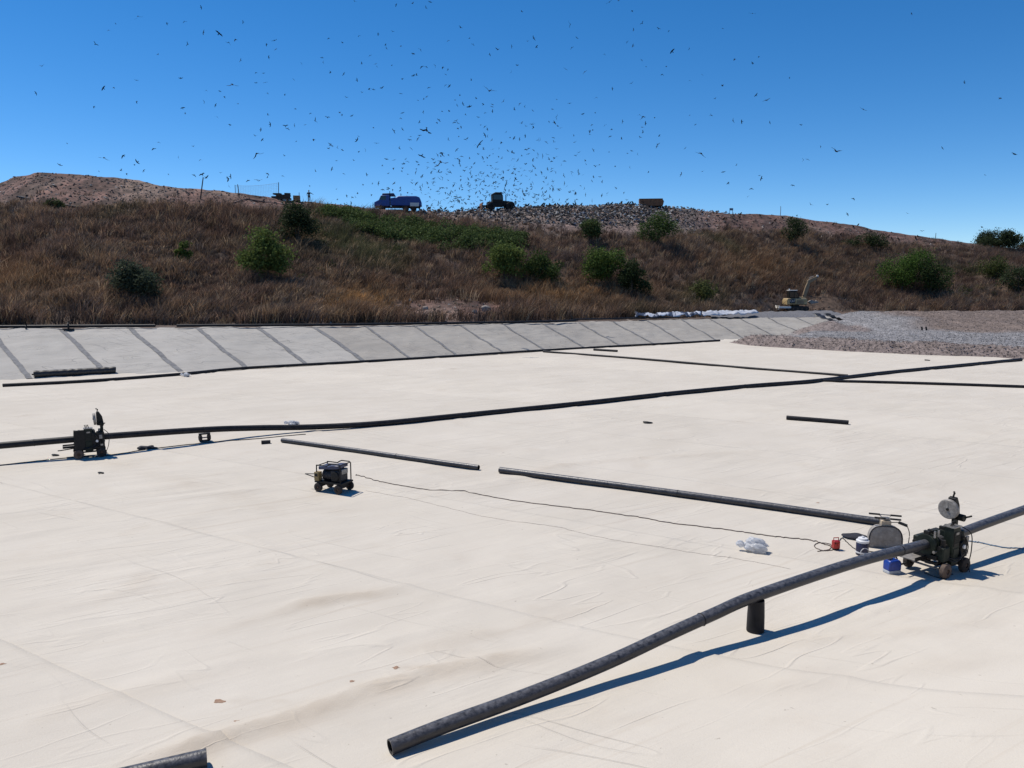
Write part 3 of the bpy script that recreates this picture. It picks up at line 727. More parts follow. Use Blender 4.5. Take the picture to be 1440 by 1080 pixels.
for k in range(30):
    px = rng.uniform(250,440); py = rng.uniform(300,325); p = hill_at(px,py); cs.append((p.x,p.y,p.z+.2)); rs.append(rng.uniform(.3,.7))
V, Fq, C = leaves(cs, rs, 9000, .14, (.040,.050,.022), (.08,.09,.035), (1,1,.7))
tag(np_mesh('weeds', V, Fq, M['leaf'], C, smooth=False), 'scattered olive weeds growing through the dry grass', 'weeds', kind='stuff')

# ------------------------------------------------------------------ rubbish on the crest
n = 9000
X, Y, Z, PX, PY, VV = sample_hill(n, 590, 1040, .72, 1.03)
den = np.interp(PX, [590,640,760,820,900,935,970,1040], [.35,.45,.7,1,1,.7,.25,.1])*np.interp(PY, [285,300,312,330,345], [1,1,.55,.25,0])
k = rng.uniform(0,1,n) < den
X, Y, Z = X[k], Y[k], Z[k]; n = len(X)
pal = np.array([[.55,.54,.52],[.38,.36,.34],[.22,.20,.19],[.025,.025,.03],[.06,.055,.05],[.12,.16,.24],[.30,.22,.17],[.7,.7,.7]])
tcx = .66*pal[rng.choice(8, n, p=[.04,.11,.19,.32,.20,.03,.10,.01])]
sz = rng.uniform(.08,.36,n)
tag(scatter_chunks(np.stack([X,Y,Z+sz*.3+ .25*rng.uniform(0,1,n)],1), sz, tcx, 'rubbish', M['tint'], flat=.8), 'mixed pale and black rubbish tipped along the crest', 'rubbish', kind='stuff')
n = 9000
X, Y, Z, PX, PY, VV = sample_hill(n, -50, 1330, .55, 1.0)
k = PY < np.interp(PX,*VEG)+6; X, Y, Z = X[k], Y[k], Z[k]; n = len(X)
tcx = np.array([[.05,.04,.04],[.22,.17,.14],[.12,.09,.08],[.32,.29,.27]])[rng.choice(4,n,p=[.42,.25,.25,.08])]
tag(scatter_chunks(np.stack([X,Y,Z],1), rng.uniform(.07,.26,n), tcx, 'clods_and_litter', M['tint'], flat=.7), 'clods and litter strewn on the bare crest soil', 'litter', kind='stuff')
n = 2200
X, Y, Z, PX, PY, VV = sample_hill(n, 380, 1450, -.1, .16)
w_ = np.exp(-(((PX-640)/110)**2+((PY-436)/14)**2)) + .6*np.exp(-(((PX-1130)/150)**2+((PY-432)/12)**2)) + .12
k = rng.uniform(0,1,n) < w_; X, Y, Z = X[k], Y[k], Z[k]; n = len(X)
tcx = np.array([[.10,.075,.06],[.22,.17,.14],[.15,.10,.075],[.32,.28,.24]])[rng.choice(4,n,p=[.35,.25,.32,.08])]
tag(scatter_chunks(np.stack([X,Y,Z],1), rng.uniform(.06,.30,n), tcx, 'stony_soil', M['tint'], flat=.7), 'stones and clods on the cleared foot of the hill', 'stones', kind='stuff')
def boulder(px, py, s, label, sc=(1,.8,.75)):
    p = hill_at(px, py); r = random.Random(int(px)); ph = [r.uniform(0,6) for _ in range(4)]
    f = lambda d: 1 + .16*math.sin(3*d.x+ph[0]) + .14*math.sin(4*d.y+ph[1]) + .12*math.sin(5*d.z+ph[2])
    o = MB().ball((0,0,s*.35), s, sc, 12, 8, f).build('boulder', M['rock'], smooth=50); o.location = p
    tag(o, label, 'boulder', 'pale boulders at the foot of the hill')
boulder(684,437,.55,'largest pale boulder on the cleared soil at the foot of the hill', (1.1,.8,.72))
boulder(667,440,.30,'small white boulder left of the largest boulder on cleared soil')
boulder(577,424,.26,'small pale boulder at the right edge of the golden grass')
boulder(598,435,.28,'low flat boulder on the cleared soil right of golden grass')
boulder(1283,430,.3,'single pale stone on the soil behind the gravel at right')

# ------------------------------------------------------------------ things on the crest
def crest(px, dv=1.0):
    u = (px-720)/FPX; y0, yb, zb, yc, zc = [float(a) for a in hill_par(np.array(u))]
    Y = yb+(yc-yb)*dv; return Vector((u*Y, Y, float(hz(np.array([u*Y]), np.array([Y]))[0])))
def wheel(mb, c, axis, r, w):
    c = Vector(c); a = Vector(axis).normalized()
    mb.lathe([(r*.35,-w/2),(r*.8,-w/2),(r*.97,-w*.36),(r,-w*.2),(r,w*.2),(r*.97,w*.36),(r*.8,w/2),(r*.35,w/2),(r*.35,-w/2)], c, a, 18)
def wheel_part(root, c, axis, r, w, name='wheel', tyre='rubber', hubm='hub'):
    mb = MB(); wheel(mb, c, axis, r, w); t_ = mb.build(name, M[tyre], root, smooth=40)
    a = Vector(axis).normalized(); c = Vector(c)
    h_ = MB().lathe([(.001,-w*.42),(r*.16,-w*.42),(r*.2,-w*.28),(r*.36,-w*.24),(r*.36,w*.24),(r*.2,w*.28),(r*.16,w*.42),(.001,w*.42)], c, a, 14).build('hub', M[hubm], t_, smooth=40)
    return t_

# blue collection truck, side on, cab at the left
p = crest(563, 1.015); root = empty('collection_truck', p - Vector((0,0,.25)), .06, 'blue collection truck with rounded tank body on the crest', 'truck')
MB().prism([(-3.9,.7),(-3.9,1.35),(-3.1,1.75),(-2.75,2.5),(-1.3,2.55),(-1.3,.7)], 2.3).build('cab', M['truck_blue'], root, bevel=.08)
MB().prism([(-3.05,1.78),(-2.73,2.4),(-1.9,2.4),(-1.9,1.75)], 2.34).build('side_window', M['glass'], root)
MB().prism([(-1.15,.8),(-1.15,2.05),(-.2,2.15),(.2,2.42),(3.2,2.42),(3.75,2.2),(4.0,1.5),(4.05,.8)], 2.4).build('body', M['truck_blue'], root, bevel=.12)
MB().box((2.9,-1.22,1.0),(1.5,.06,.6)).build('rear_panel', M['offwhite'], root)
for x in (-.6,.2,1.0,1.8): MB().box((x,-1.23,1.5),(.09,.06,1.2)).build('body_rib', M['truck_blue'], root)
MB().box((-2.2,-1.17,1.2),(.9,.03,.8)).build('door', M['truck_blue'], root)
MB().box((-3.6,-1.0,1.0),(.3,.2,.2)).build('headlight', M['white_pl'], root)
MB().prism([(-2.6,2.5),(-2.5,2.85),(-.6,2.9),(-.4,2.5)], 1.9).build('roof_rack', mat('dark blue paint',(.006,.018,.09),rough=.5), root, bevel=.05)
MB().box((0,0,.62),(7.6,1.0,.22)).build('chassis', M['blackm'], root)
MB().cyl((-1.25,-1.0,1.7),(-1.25,-1.0,3.2),.06).build('exhaust', M['blackm'], root)
for x in (-2.7, 1.3, 2.6):
    for s in (-1,1): wheel_part(root, (x,s*1.0,.5),(0,1,0),.5,.32)

# dark compactor on the rubbish
p = crest(700, 1.0); root = empty('landfill_compactor', p + Vector((0,0,-.1)), .2, 'black silhouetted compactor machine on top of the rubbish', 'compactor')
MB().prism([(-1.0,1.3),(-1.1,2.9),(-.5,3.2),(.5,3.2),(.85,2.7),(.95,1.3)], 1.6).build('cab', M['blackm'], root, bevel=.08)
MB().prism([(-.9,1.9),(-.9,2.75),(.6,2.75),(.75,1.9)], 1.64).build('window', M['glass'], root)
MB().prism([(.9,.8),(.9,1.75),(2.6,1.6),(3.0,1.3),(3.0,.8)], 1.7).build('engine_hood', M['blackm'], root, bevel=.08)
MB().prism([(-1.9,.7),(-1.9,1.5),(-.95,1.6),(.95,1.6),(.95,.7)], 1.5).build('body', M['blackm'], root, bevel=.05)
MB().cyl((1.6,.3,1.6),(1.6,.3,2.9),.08).build('exhaust', M['blackm'], root)
for x in (-1.3,2.0):
    for s in (-1,1): wheel_part(root, (x,s*1.0,.7),(0,1,0),.72,.7,'drum_wheel','blackm','blackm')
MB().prism([(-3.0,.2),(-3.15,.7),(-3.0,1.3),(-2.85,1.3),(-2.95,.7),(-2.85,.2)], 3.0).build('blade', M['rust'], root)
for s in (-1,1): MB().box((-2.3,s*.6,.8),(1.3,.15,.2)).build('blade_arm', M['blackm'], root)

# rust coloured skip container
p = crest(911, 1.0); root = empty('skip_container', p+Vector((0,0,-.1)), -.1, 'rust brown skip container standing right of the rubbish heap', 'container')
MB().prism([(-2.2,.1),(-2.25,1.35),(2.1,1.35),(2.4,.9),(2.2,.1)], 2.0).build('hull', M['rust'], root, bevel=.03)
for x in (-1.6,-.8,0,.8,1.6): MB().box((x,-1.03,.72),(.12,.08,1.15)).build('rib', M['rust'], root)
MB().box((-.05,0,1.38),(4.4,2.1,.1)).build('rim', M['rust'], root)
MB().box((0,0,.05),(4.0,1.6,.12)).build('skid', M['blackm'], root)

# dark pallet pile and tan crate
p = crest(403,1.0); root = empty('pallet_pile', p+Vector((0,0,-.05)), .1, 'low dark pile of stacked boards on the crest beside the net', 'pile')
for k,(x,y,z,sx,sy,a) in enumerate([(0,0,.2,2.8,1.2,.02),(-.1,.1,.45,2.6,1.1,-.05),(.3,0,.68,2.1,1.1,.08),(-.6,.1,.9,1.1,1.0,-.1),(.9,0,.92,.9,1,.2)]):
    MB().box((x,y,z),(sx,sy,.2),a).build('board', M['wood'], root)
p = crest(424,1.0); root = empty('tan_crate', p, .2, 'tan crate standing on the crest left of the person', 'crate')
MB().box((0,0,.42),(1.0,.9,.8)).build('box', mat('tan crate',(.36,.18,.08),(.42,.25,.13),6,.8), root, bevel=.02)
for z in (.1,.42,.75): MB().box((0,-.46,z),(1.04,.05,.08)).build('batten', M['wood'], root)
MB().cyl((.35,.3,.8),(.36,.3,1.35),.04).build('stake', M['wood'], root)

# person
p = crest(441,1.0)
def skin_obj(name, verts, edges, radii, m, parent=None, sub=2, rootv=0):
    me = bpy.data.meshes.new(name); me.from_pydata(verts, edges, []); o = bpy.data.objects.new(name, me); col.objects.link(o)
    sm = o.modifiers.new('skin','SKIN'); sm.use_smooth_shade = True
    for i, r_ in enumerate(radii):
        d = me.skin_vertices[0].data[i]; d.radius = (r_, r_) if not isinstance(r_, tuple) else r_; d.use_root = (i == rootv)
    o.modifiers.new('sub','SUBSURF').levels = sub; o.modifiers['sub'].render_levels = sub; me.materials.append(m)
    if parent: o.parent = parent
    return o
M['skin'] = mat('dark skin', (.09,.05,.035), rough=.5)
vb = [(0,0,.95),(0,0,1.15),(0,0,1.38),(0,0,1.50),(0,-.01,1.60),(0,-.01,1.72),
      (-.10,0,.90),(-.12,-.02,.50),(-.13,.02,.08),(-.13,-.12,.04),(.10,0,.90),(.12,-.02,.50),(.13,.02,.08),(.13,-.12,.04),
      (-.20,0,1.40),(-.30,-.02,1.14),(-.26,-.18,.95),(-.25,-.25,.90),(.20,0,1.40),(.44,-.02,1.28),(.62,-.06,1.16),(.70,-.07,1.14)]
eb = [(0,1),(1,2),(2,3),(3,4),(4,5),(0,6),(6,7),(7,8),(8,9),(0,10),(10,11),(11,12),(12,13),(2,14),(14,15),(15,16),(16,17),(2,18),(18,19),(19,20),(20,21)]
rb = [.13,.12,.14,.055,.09,.085,.085,.06,.042,.035,.085,.06,.042,.035,.06,.045,.035,.03,.06,.045,.035,.03]
person = skin_obj('person', vb, eb, rb, M['skin']); person.location = p; person.scale = (1.3,1.3,1.3*1.02)
person.rotation_euler = (0,0,.1); person.scale = (1,1,1)
tag(person, 'person in dark top standing on the crest with one arm out', 'person')
skin_obj('shirt', [(0,0,.98),(0,0,1.15),(0,0,1.38),(-.20,0,1.40),(-.28,-.015,1.2),(.20,0,1.40),(.38,-.02,1.31)], [(0,1),(1,2),(2,3),(3,4),(2,5),(5,6)], [.155,.145,.165,.085,.07,.085,.07], M['dark_cloth'], person)
skin_obj('trousers', [(0,0,.95),(-.10,0,.88),(-.12,-.02,.50),(-.13,.02,.12),(.10,0,.88),(.12,-.02,.50),(.13,.02,.12)], [(0,1),(1,2),(2,3),(0,4),(4,5),(5,6)], [.145,.105,.08,.065,.105,.08,.065], mat('grey trousers',(.16,.13,.11),rough=.9), person)
MB().ball((0,-.01,1.735),.1,(1,1.05,.85),12,8).build('hat', M['ochre'], person)

# posts, net and hose on the crest
def post(px, dv, hgt, lean, label, r=.06, m='wood', name='post'):
    p = crest(px, dv); root = MB().tube([(0,0,-.3),(lean*.5+.02,0,hgt*.5),(lean,0,hgt)], [r,r*.9,r*.75], 7).build(name, M[m]); root.location = p
    tag(root, label, 'post', 'posts on the crest')
post(291,.90,3.0,.6,'dark leaning post on bare soil between mound and net', .09)
post(345,.95,1.9,-.15,'short dark post at the left end of the net', .07)
post(1090,1.0,1.9,.0,'thin pole on the bare right crest', .07, 'steel')
post(1306,.97,1.5,.05,'short dark post where the right crest drops', .07)
for k,(px,l) in enumerate([(735,'fence post on the bare slope directly below the black compactor'),(766,'fence post right of the one below the compactor'),(796,'fence post above the small olive shrub')]):
    post(px,.80,1.7,.05,l,.05)
root = empty('wire_net', crest(372,1.0), 0, 'pale sagging net strung between two poles on the crest', 'net')
pr = crest(399,1.0)-crest(372,1.0); pl = crest(340,1.0)-crest(372,1.0)
MB().tube([pr+Vector((0,0,-.2)),pr+Vector((.1,0,2.5))],.05,7).build('pole', M['wood'], root)
MB().tube([pl+Vector((0,0,-.2)),pl+Vector((0,0,1.2))],.04,7).build('pole', M['wood'], root)
mb = MB(); NU, NV = 26, 9
def netp(i,j):
    t_ = i/NU; top = pl.lerp(pr,t_)+Vector((0,0,1.15+(2.4-1.15)*t_**1.6)); bot = pl.lerp(pr,t_)+Vector((0,0,.1))
    return bot.lerp(top, j/NV)
for i in range(0,NU+1): mb.tube([netp(i,j) for j in range(NV+1)], .008, 3, False)
for j in range(NV+1): mb.tube([netp(i,j) for i in range(NU+1)], .008 if j < NV else .02, 3, False)
mb.build('netting', M['net'], root)
root = empty('signboard', crest(1022,1.0), .1, 'small two legged board on the bare right crest', 'sign')
for x in (-.3,.3): MB().cyl((x,0,-.1),(x,0,1.1),.045,n=8).build('leg', M['wood'], root)
MB().box((0,-.05,.9),(.75,.05,.45)).build('panel', mat('blue grey board',(.12,.18,.25),rough=.6), root)
mb = MB(); mb.tube([hill_at(x,y)+Vector((0,0,.12)) for x,y in [(-20,272),(30,279),(70,286),(110,293),(150,297)]], .10, 7)
tag(mb.build('hose', M['liner']), 'dark hose lying on the soil under the reddish mound at left', 'hose')
mb = MB(); mb.tube([hill_at(x,y)+Vector((0,0,.1)) for x,y in [(308,291),(330,286),(347,281),(370,285),(400,289),(440,292)]], .09, 7)
tag(mb.build('hose', M['liner']), 'dark hose lying on the soil below the net', 'hose')

# ------------------------------------------------------------------ birds
def bird_mesh(name, flap, sweep):
    mb = MB()
    mb.tube([(0,-.27,0),(0,-.2,.01),(0,-.05,.02),(0,.12,.0),(0,.26,-.01)], [.018,.05,.085,.065,.03], 7)
    for s in (-1,1):
        P = [(0.05*s,-.12,.02),(.36*s,-.17+sweep*.1,.02+.36*math.sin(flap)),(.78*s,-.02+sweep,.02+.36*math.sin(flap)+.42*math.sin(flap*.35)),
             (.68*s,.06+sweep,.36*math.sin(flap)+.30*math.sin(flap*.35)),(.34*s,.10,.36*math.sin(flap)),(.05*s,.14,.0)]
        up = [(x,y,z+.012) for x,y,z in P]; mb.add(P+up, [(0,1,4,5),(1,2,3,4),(6,11,10,7),(7,10,9,8)]+[(k,(k+1)%6,6+(k+1)%6,6+k) for k in range(6)])
    T = [(-.04,.22,0),(.04,.22,0),(.12,.46,0),(0,.42,0),(-.12,.46,0)]
    mb.add(T+[(x,y,z+.01) for x,y,z in T], [(0,1,2,3,4),(9,8,7,6,5)]+[(k,(k+1)%5,5+(k+1)%5,5+k) for k in range(5)])
    o = mb.build(name, M['bird']); me = o.data; bpy.data.objects.remove(o); return me
bmeshes = [bird_mesh('bird', f, s) for f, s in ((.15,.05),(.5,.12),(-.35,.05),(.85,.0),(.05,.22),(-.7,.1))]
big = [(194,23,8),(134,62,6),(222,77,5),(286,46,9),(308,47,10),(264,62,6),(322,60,7),(342,31,5),(386,57,8),(327,119,12),(59,93,6),(145,124,7),(160,123,4),(192,113,6),(192,143,6),(290,127,5),(309,128,5),(373,116,6),(413,112,5),(415,153,7),(443,170,9),(361,216,13),(324,176,6),(380,175,6),(405,181,6),(441,196,8),(460,165,6),(216,209,8),(146,222,11),(173,219,7),(193,228,7),(272,206,6),(84,232,6),(600,183,17),(593,219,11),(621,215,14),(620,228,19),(674,203,12),(688,128,15),(700,70,8),(648,39,7),(660,54,6),(564,65,6),(986,216,14),(1176,213,13),(1427,217,11),(1214,154,8),(945,72,9),(1078,141,9),(1407,138,8),(857,3,9),(802,34,8),(1058,19,7),(904,164,10),(925,203,8),(1025,257,9),(1017,242,7),(1057,265,6),(958,245,8),(822,101,7),(780,173,9),(499,2,5),(580,5,6),(605,3,6),(557,7,5),(520,78,6),(542,63,5),(462,54,5),(505,50,5),(453,81,5),(465,101,6),(528,90,6),(551,92,5),(525,126,6),(566,159,6),(554,184,7),(502,197,7),(530,94,5),(603,123,6),(627,105,6),(630,98,6),(632,121,7),(660,150,9),(682,190,7),(665,62,5),(720,214,8),(727,92,5),(742,58,5),(804,67,6),(850,76,5),(870,1,6),(890,65,4),(940,44,5),(1033,83,6),(1110,110,5),(1016,121,6),(1000,162,6),(978,175,5),(970,162,5),(1043,171,6),(1130,225,6),(1136,224,6),(1154,206,5),(1385,246,5),(1127,176,4),(1068,247,5),(1200,279,6),(1276,300,6),(1297,325,6),(1140,288,6),(1192,301,6),(1163,288,5),(1381,320,4),(285,245,9),(290,250,8),(321,251,9),(324,248,8),(348,254,7),(361,253,8),(365,254,8),(273,246,7),(170,240,6),(178,244,7),(202,240,5),(237,245,6)]
bl = list(big); tries = random.Random(5)
for k in range(760):
    q = tries.random()
    if q < .60: x, y = tries.gauss(690,80), 294-abs(tries.gauss(0,42))
    elif q < .85: x, y = tries.gauss(640,190), tries.gauss(205,62)
    else: x, y = tries.gauss(620,300), tries.gauss(120,70)
    if not (-10 < x < 1440 and -5 < y < 300): continue
    if y > np.interp(x,[c[0] for c in CREST],[c[2] for c in CREST])-2: continue
    bl.append((x, y, tries.choice((3,3,3.5,3.5,4,4,4.5,5,5.5,6.5))))
bl.sort(key=lambda b: -b[2])
fly = bl[:290]; rest = bl[290:]
def bird_xform(x, y, s):
    span = 1.5; depth = min(230, max(60, FPX*span*.8/s)); p = at_y(x, y, depth)
    k = 1.0 if s > 5 else .8
    rot = (tries.gauss(0,.55), tries.gauss(0,.65), tries.uniform(0,6.28)); return p, rot, k*tries.uniform(.85,1.15)*1.0
NAMED = {(361,216):'largest dark bird left of the flock, above the net poles', (146,222):'dark bird flying low above the reddish mound at left', (327,119):'large dark bird alone in the upper left sky',
 (194,23):'dark bird nearest the top left corner of the sky', (59,93):'lone dark bird closest to the left picture edge', (986,216):'largest dark bird above the bare right hill crest', (1176,213):'large dark bird alone above the right end of the hill',
 (1427,217):'dark bird closest to the right picture edge', (1214,154):'lone dark bird high in the right part of the sky', (1407,138):'thin dark bird high near the right picture edge', (1078,141):'dark bird in the upper sky above the excavator',
 (688,128):'large dark bird gliding above the middle of the flock', (620,228):'largest dark bird inside the dense flock, right above the blue truck', (857,3):'dark bird touching the top picture edge right of centre', (1058,19):'dark bird nearest the top picture edge above the excavator'}
for (x,y,s) in fly:
    p, rot, k = bird_xform(x,y,s)
    if (x,y) in NAMED: rot = (tries.uniform(.3,.6), tries.uniform(-.5,.5), tries.uniform(-.6,.6))
    o = bpy.data.objects.new('flying_bird', bmeshes[tries.randrange(6)]); col.objects.link(o)
    if (x,y) not in NAMED: k *= .84
    o.location = p; o.rotation_euler = rot; o.scale = (k,k,k)
    tag(o, NAMED.get((x,y), 'small dark bird of the flock wheeling in the sky over the landfill'), 'bird', 'birds flying over the crest')
bm = bmesh.new()
for (x,y,s) in rest:
    p, rot, k = bird_xform(x,y,s); t0 = len(bm.verts)
    bm.from_mesh(bmeshes[tries.randrange(6)]); bm.verts.ensure_lookup_table()
    from mathutils import Euler
    Mx = Matrix.Translation(p) @ Euler(rot).to_matrix().to_4x4() @ Matrix.Scale(k,4)
    bmesh.ops.transform(bm, matrix=Mx, verts=bm.verts[t0:])
me = bpy.data.meshes.new('distant_birds'); bm.to_mesh(me); bm.free(); me.materials.append(M['bird'])
o = bpy.data.objects.new('distant_birds', me); col.objects.link(o); tag(o, 'farthest specks of the flock over the landfill', 'birds', kind='stuff')
# perched birds
def perched():
    mb = MB(); mb.tube([(0,.28,.10),(0,.12,.18),(0,-.02,.27),(0,-.12,.38),(0,-.16,.46),(0,-.20,.48)], [.02,.08,.11,.08,.05,.015], 8)
    for s in (-1,1): mb.tube([(s*.04,0,.2),(s*.04,-.02,0)], .015, 5)
    o = mb.build('perched_bird', M['bird']); me = o.data; bpy.data.objects.remove(o); return me
pm = perched()
for k in range(70):
    if k < 40: px, dv = tries.uniform(600,930), 1.0
    else: px, dv = tries.uniform(940,1290), tries.uniform(.84,1.0)
    p = crest(px, dv); o = bpy.data.objects.new('perched_bird', pm); col.objects.link(o); o.location = p + Vector((0,0,.2 if k < 40 else 0)); o.rotation_euler = (0,0,tries.uniform(0,6.28)); o.scale = (1.25,)*3
    if k < 40: tag(o, 'dark bird perched on top of the rubbish heap', 'bird', 'birds perched on the rubbish')
    else: tag(o, 'dark bird standing on the bare right hill crest', 'bird', 'birds standing on the bare crest')

# ------------------------------------------------------------------ excavator
p = at(1117, 438, 1.55)
exs = 1.0
root = empty('excavator', p, 0.0, 'small yellow excavator with raised boom parked behind the lined slope', 'excavator'); root.scale = (1.0,1.0,1.14)
MB().prism([(-1.6,.95),(-1.65,1.55),(-1.5,1.85),(1.45,1.85),(1.6,1.6),(1.6,.95)], 2.2).build('body', M['yellow'], root, bevel=.06)
pan = MB().box((-.75,-1.115,1.48),(.85,.05,.62)).build('number_panel', M['blackm'], root)
cv = bpy.data.curves.new('lettering','FONT'); cv.body = 'CAT'; cv.size = .50; cv.extrude = .008; cv.align_x = 'CENTER'; cv.align_y = 'CENTER'
to = bpy.data.objects.new('t', cv); col.objects.link(to); dg = bpy.context.evaluated_depsgraph_get(); tm = bpy.data.meshes.new_from_object(to.evaluated_get(dg)); bpy.data.objects.remove(to)
tm.materials.clear(); tm.materials.append(M['white_pl']); lt = bpy.data.objects.new('lettering', tm); col.objects.link(lt); lt.parent = pan
lt.location = (-.75,-1.152,1.48); lt.rotation_euler = (math.pi/2,0,0); lt.scale = (.78,1,1)
MB().prism([(-1.25,1.87),(-1.3,2.85),(-.1,2.9),(.25,2.35),(.3,1.87)], 1.15, c=(0,-.4,0)).build('cab', M['blackm'], root, bevel=.05)
MB().prism([(-1.15,2.0),(-1.18,2.72),(-.55,2.74),(-.55,2.0)], 1.2, c=(0,-.4,0)).build('window', M['glass'], root)
MB().prism([(-.45,2.0),(-.45,2.74),(-.15,2.74),(.12,2.33),(.15,2.0)], 1.2, c=(0,-.4,0)).build('window', M['glass'], root)
MB().box((-.65,-.4,2.96),(1.35,1.25,.1)).build('roof', M['offwhite'], root, bevel=.03)
MB().cyl((-1.1,-.4,3.0),(-1.1,-.4,3.2),.1).build('beacon', M['offwhite'], root)
MB().cyl((0,0,.7),(0,0,.98),.7,n=20).build('turntable', M['blackm'], root)
for s in (-1,1):
    tr = MB().prism([(-1.5,.12),(-1.85,.4),(-1.5,.75),(1.7,.75),(2.0,.4),(1.7,.12)], .48, c=(0,s*.95,0)).build('track', M['rubber'], root, bevel=.05)
    for x in (-1.3,-.6,.1,.8,1.5): MB().cyl((x,s*.95-.26,.4),(x,s*.95+.26,.4),.16,n=12).build('roller', M['hub'], tr)
bl_ = MB().prism([(-2.9,.25),(-3.0,.5),(-2.85,.85),(-2.75,.85),(-2.85,.5),(-2.8,.25)], 2.2).build('blade', M['offwhite'], root)
MB().box((-2.05,-1.3,.62),(1.9,.5,.24)).build('blade_arm', M['offwhite'], root)
MB().prism([(1.10,1.55),(1.55,1.45),(2.15,3.1),(2.35,4.1),(2.0,4.25),(1.62,3.4)], .40, c=(0,.2,0)).build('boom', M['boomtan'], root, bevel=.03)
MB().tube([(1.62,.2,1.65),(1.98,.2,2.95)], .06, 8).build('boom_cylinder', M['steel'], root)
MB().prism([(1.85,3.85),(1.95,4.35),(2.5,4.62),(3.45,4.95),(3.6,4.7),(2.6,4.1)], .32, c=(0,.2,0)).build('stick', M['boomtan'], root, bevel=.03)
MB().tube([(1.95,.2,3.9),(2.3,.2,4.72),(2.9,.2,4.95)], .045, 8).build('stick_cylinder', M['steel'], root)
MB().box((3.5,.2,4.95),(.3,.3,.3)).build('linkage', M['offwhite'], root, bevel=.05)
MB().box((.85,-.3,1.95),(.9,.9,.2)).build('engine_cover', M['yellow'], root, bevel=.04)
MB().cyl((1.1,-.5,2.0),(1.1,-.5,2.35),.06).build('exhaust', M['blackm'], root)
MB().box((.5,-1.115,1.35),(1.1,.04,.5)).build('side_door', M['boomtan'], root)
MB().box((0,-1.125,1.02),(3.1,.03,.06)).build('trim_strip', M['blackm'], root)
MB().prism([(2.2,1.35),(2.6,1.6),(3.9,1.35),(3.6,1.2),(2.6,1.05)], .8, c=(0,.2,0)).build('bucket', M['plate'], root, bevel=.04)
MB().tube([(3.4,.2,4.9),(3.35,.2,3.2),(3.3,.2,1.45)], [.05,.05,.05], 7).build('hanging_arm', M['wood'], root)  # thin arm hanging from the linkage down to the bucket

# ------------------------------------------------------------------ sheets by the excavator
def sheet(pix, zoff, name, label, m, nx=34, ny=9, wid=2.6, amp=.45, seed=1):
    P = [at_y(px, py, yy) for px, py, yy in pix]; Vv = []
    for i in range(nx):
        f = i/(nx-1)*(len(P)-1); k = min(int(f), len(P)-2); c = P[k].lerp(P[k+1], f-k)
        for j in range(ny):
            q = j/(ny-1)-.5; Vv.append((c.x+q*.4, c.y+q*wid, c.z + (1-(2*q)**2)*amp*.7))
    Vv = np.array(Vv); Vv[:,2] += amp*fbm(Vv[:,0]*1.1, Vv[:,1]*1.3, seed, 4) + zoff
    Vv[:,0] += .3*fbm(Vv[:,1]*1.5, Vv[:,0], seed+3, 2)
    o = np_mesh(name, Vv, grid_faces(nx, ny), m); s = o.modifiers.new('thick','SOLIDIFY'); s.thickness = .02
    return tag(o, label, 'sheet', 'loose liner sheets on the berm')
M['sheet'] = mat('white liner sheet', (.36,.38,.42), (.56,.57,.60), 2, .4, bump=.5, bscale=4)
M['sheet2'] = mat('striped liner sheet', (.05,.055,.075), (.55,.57,.62), 1.0, .35, bump=.5, bscale=4, lo=.47, hi=.52, stretch=(1.2,.4,.4))
sheet([(893,444,92.5),(915,445,94),(950,445,96.5),(986,444,98.5)], .05, 'crumpled_liner', 'crumpled black and white liner sheet left of the white heap', M['sheet2'], seed=3, amp=.5)
sheet([(986,444,99),(1010,443,100.5),(1040,442,102),(1064,441,104)], .05, 'white_sheet', 'heaped white sheet on the berm left of the excavator', M['sheet'], seed=8, amp=.55)
# dark gravel lip under the excavator
mb = MB()
c0 = [at_y(x,y,z) for x,y,z in [(1000,447.5,99.5),(1040,446.5,102),(1090,445.5,105),(1140,444.5,108),(1185,443,111)]]
Vv = []
for i in range(60):
    f = i/59*4; k = min(int(f),3); c = c0[k].lerp(c0[k+1], f-k)
    for j in range(9):
        q = j/8; Vv.append((c.x+q*3, c.y-.8+q*17.0, c.z-.25 + .45*math.sin(min(1,q*4)*math.pi/2) - .5*max(0,q-.8)*2))
Vv = np.array(Vv); Vv[:,2] += .3*fbm(Vv[:,0]*.8, Vv[:,1]*.8, 9, 3)
tag(np_mesh('gravel_lip', Vv, grid_faces(60,9), M['gravel'], np.tile(np.array([.13,.13,.14]),(len(Vv),1))), kind='structure')
def flap(pix, w, label):
    P = [at(*p) for p in pix]; Vv = []
    for i in range(14):
        f = i/13*(len(P)-1); k = min(int(f),len(P)-2); c = P[k].lerp(P[k+1], f-k)
        for j in range(4): Vv.append((c.x+(j/3-.5)*w, c.y, c.z+.06*math.sin(i*1.3+j)))
    o = np_mesh('liner_strip', np.array(Vv), grid_faces(14,4), M['liner']); s = o.modifiers.new('thick','SOLIDIFY'); s.thickness = .03
    tag(o, label, 'strip', 'black liner strips beside the excavator')
flap([(1148,441,2.45),(1158,447,2.0),(1172,450.5,1.75)], .9, 'left one of two black liner strips running down beside the excavator')
flap([(1163,441,2.5),(1172,446,2.1),(1184,450,1.75)], .8, 'right one of two black liner strips running down beside the excavator')
for k,(x,l) in enumerate(((1297,'left of two short black pipe stubs upright in the gravel'),(1303,'right of two short black pipe stubs upright in the gravel'))):
    p = at(x, 465, .95); o = MB().tube([(0,0,-.3),(-.05,0,.25),(-.10,0,.42)], .085, 10).build('pipe_stub', M['pipe_far']); o.location = p
    tag(o, l, 'pipe stub', 'pipe stubs in the gravel')

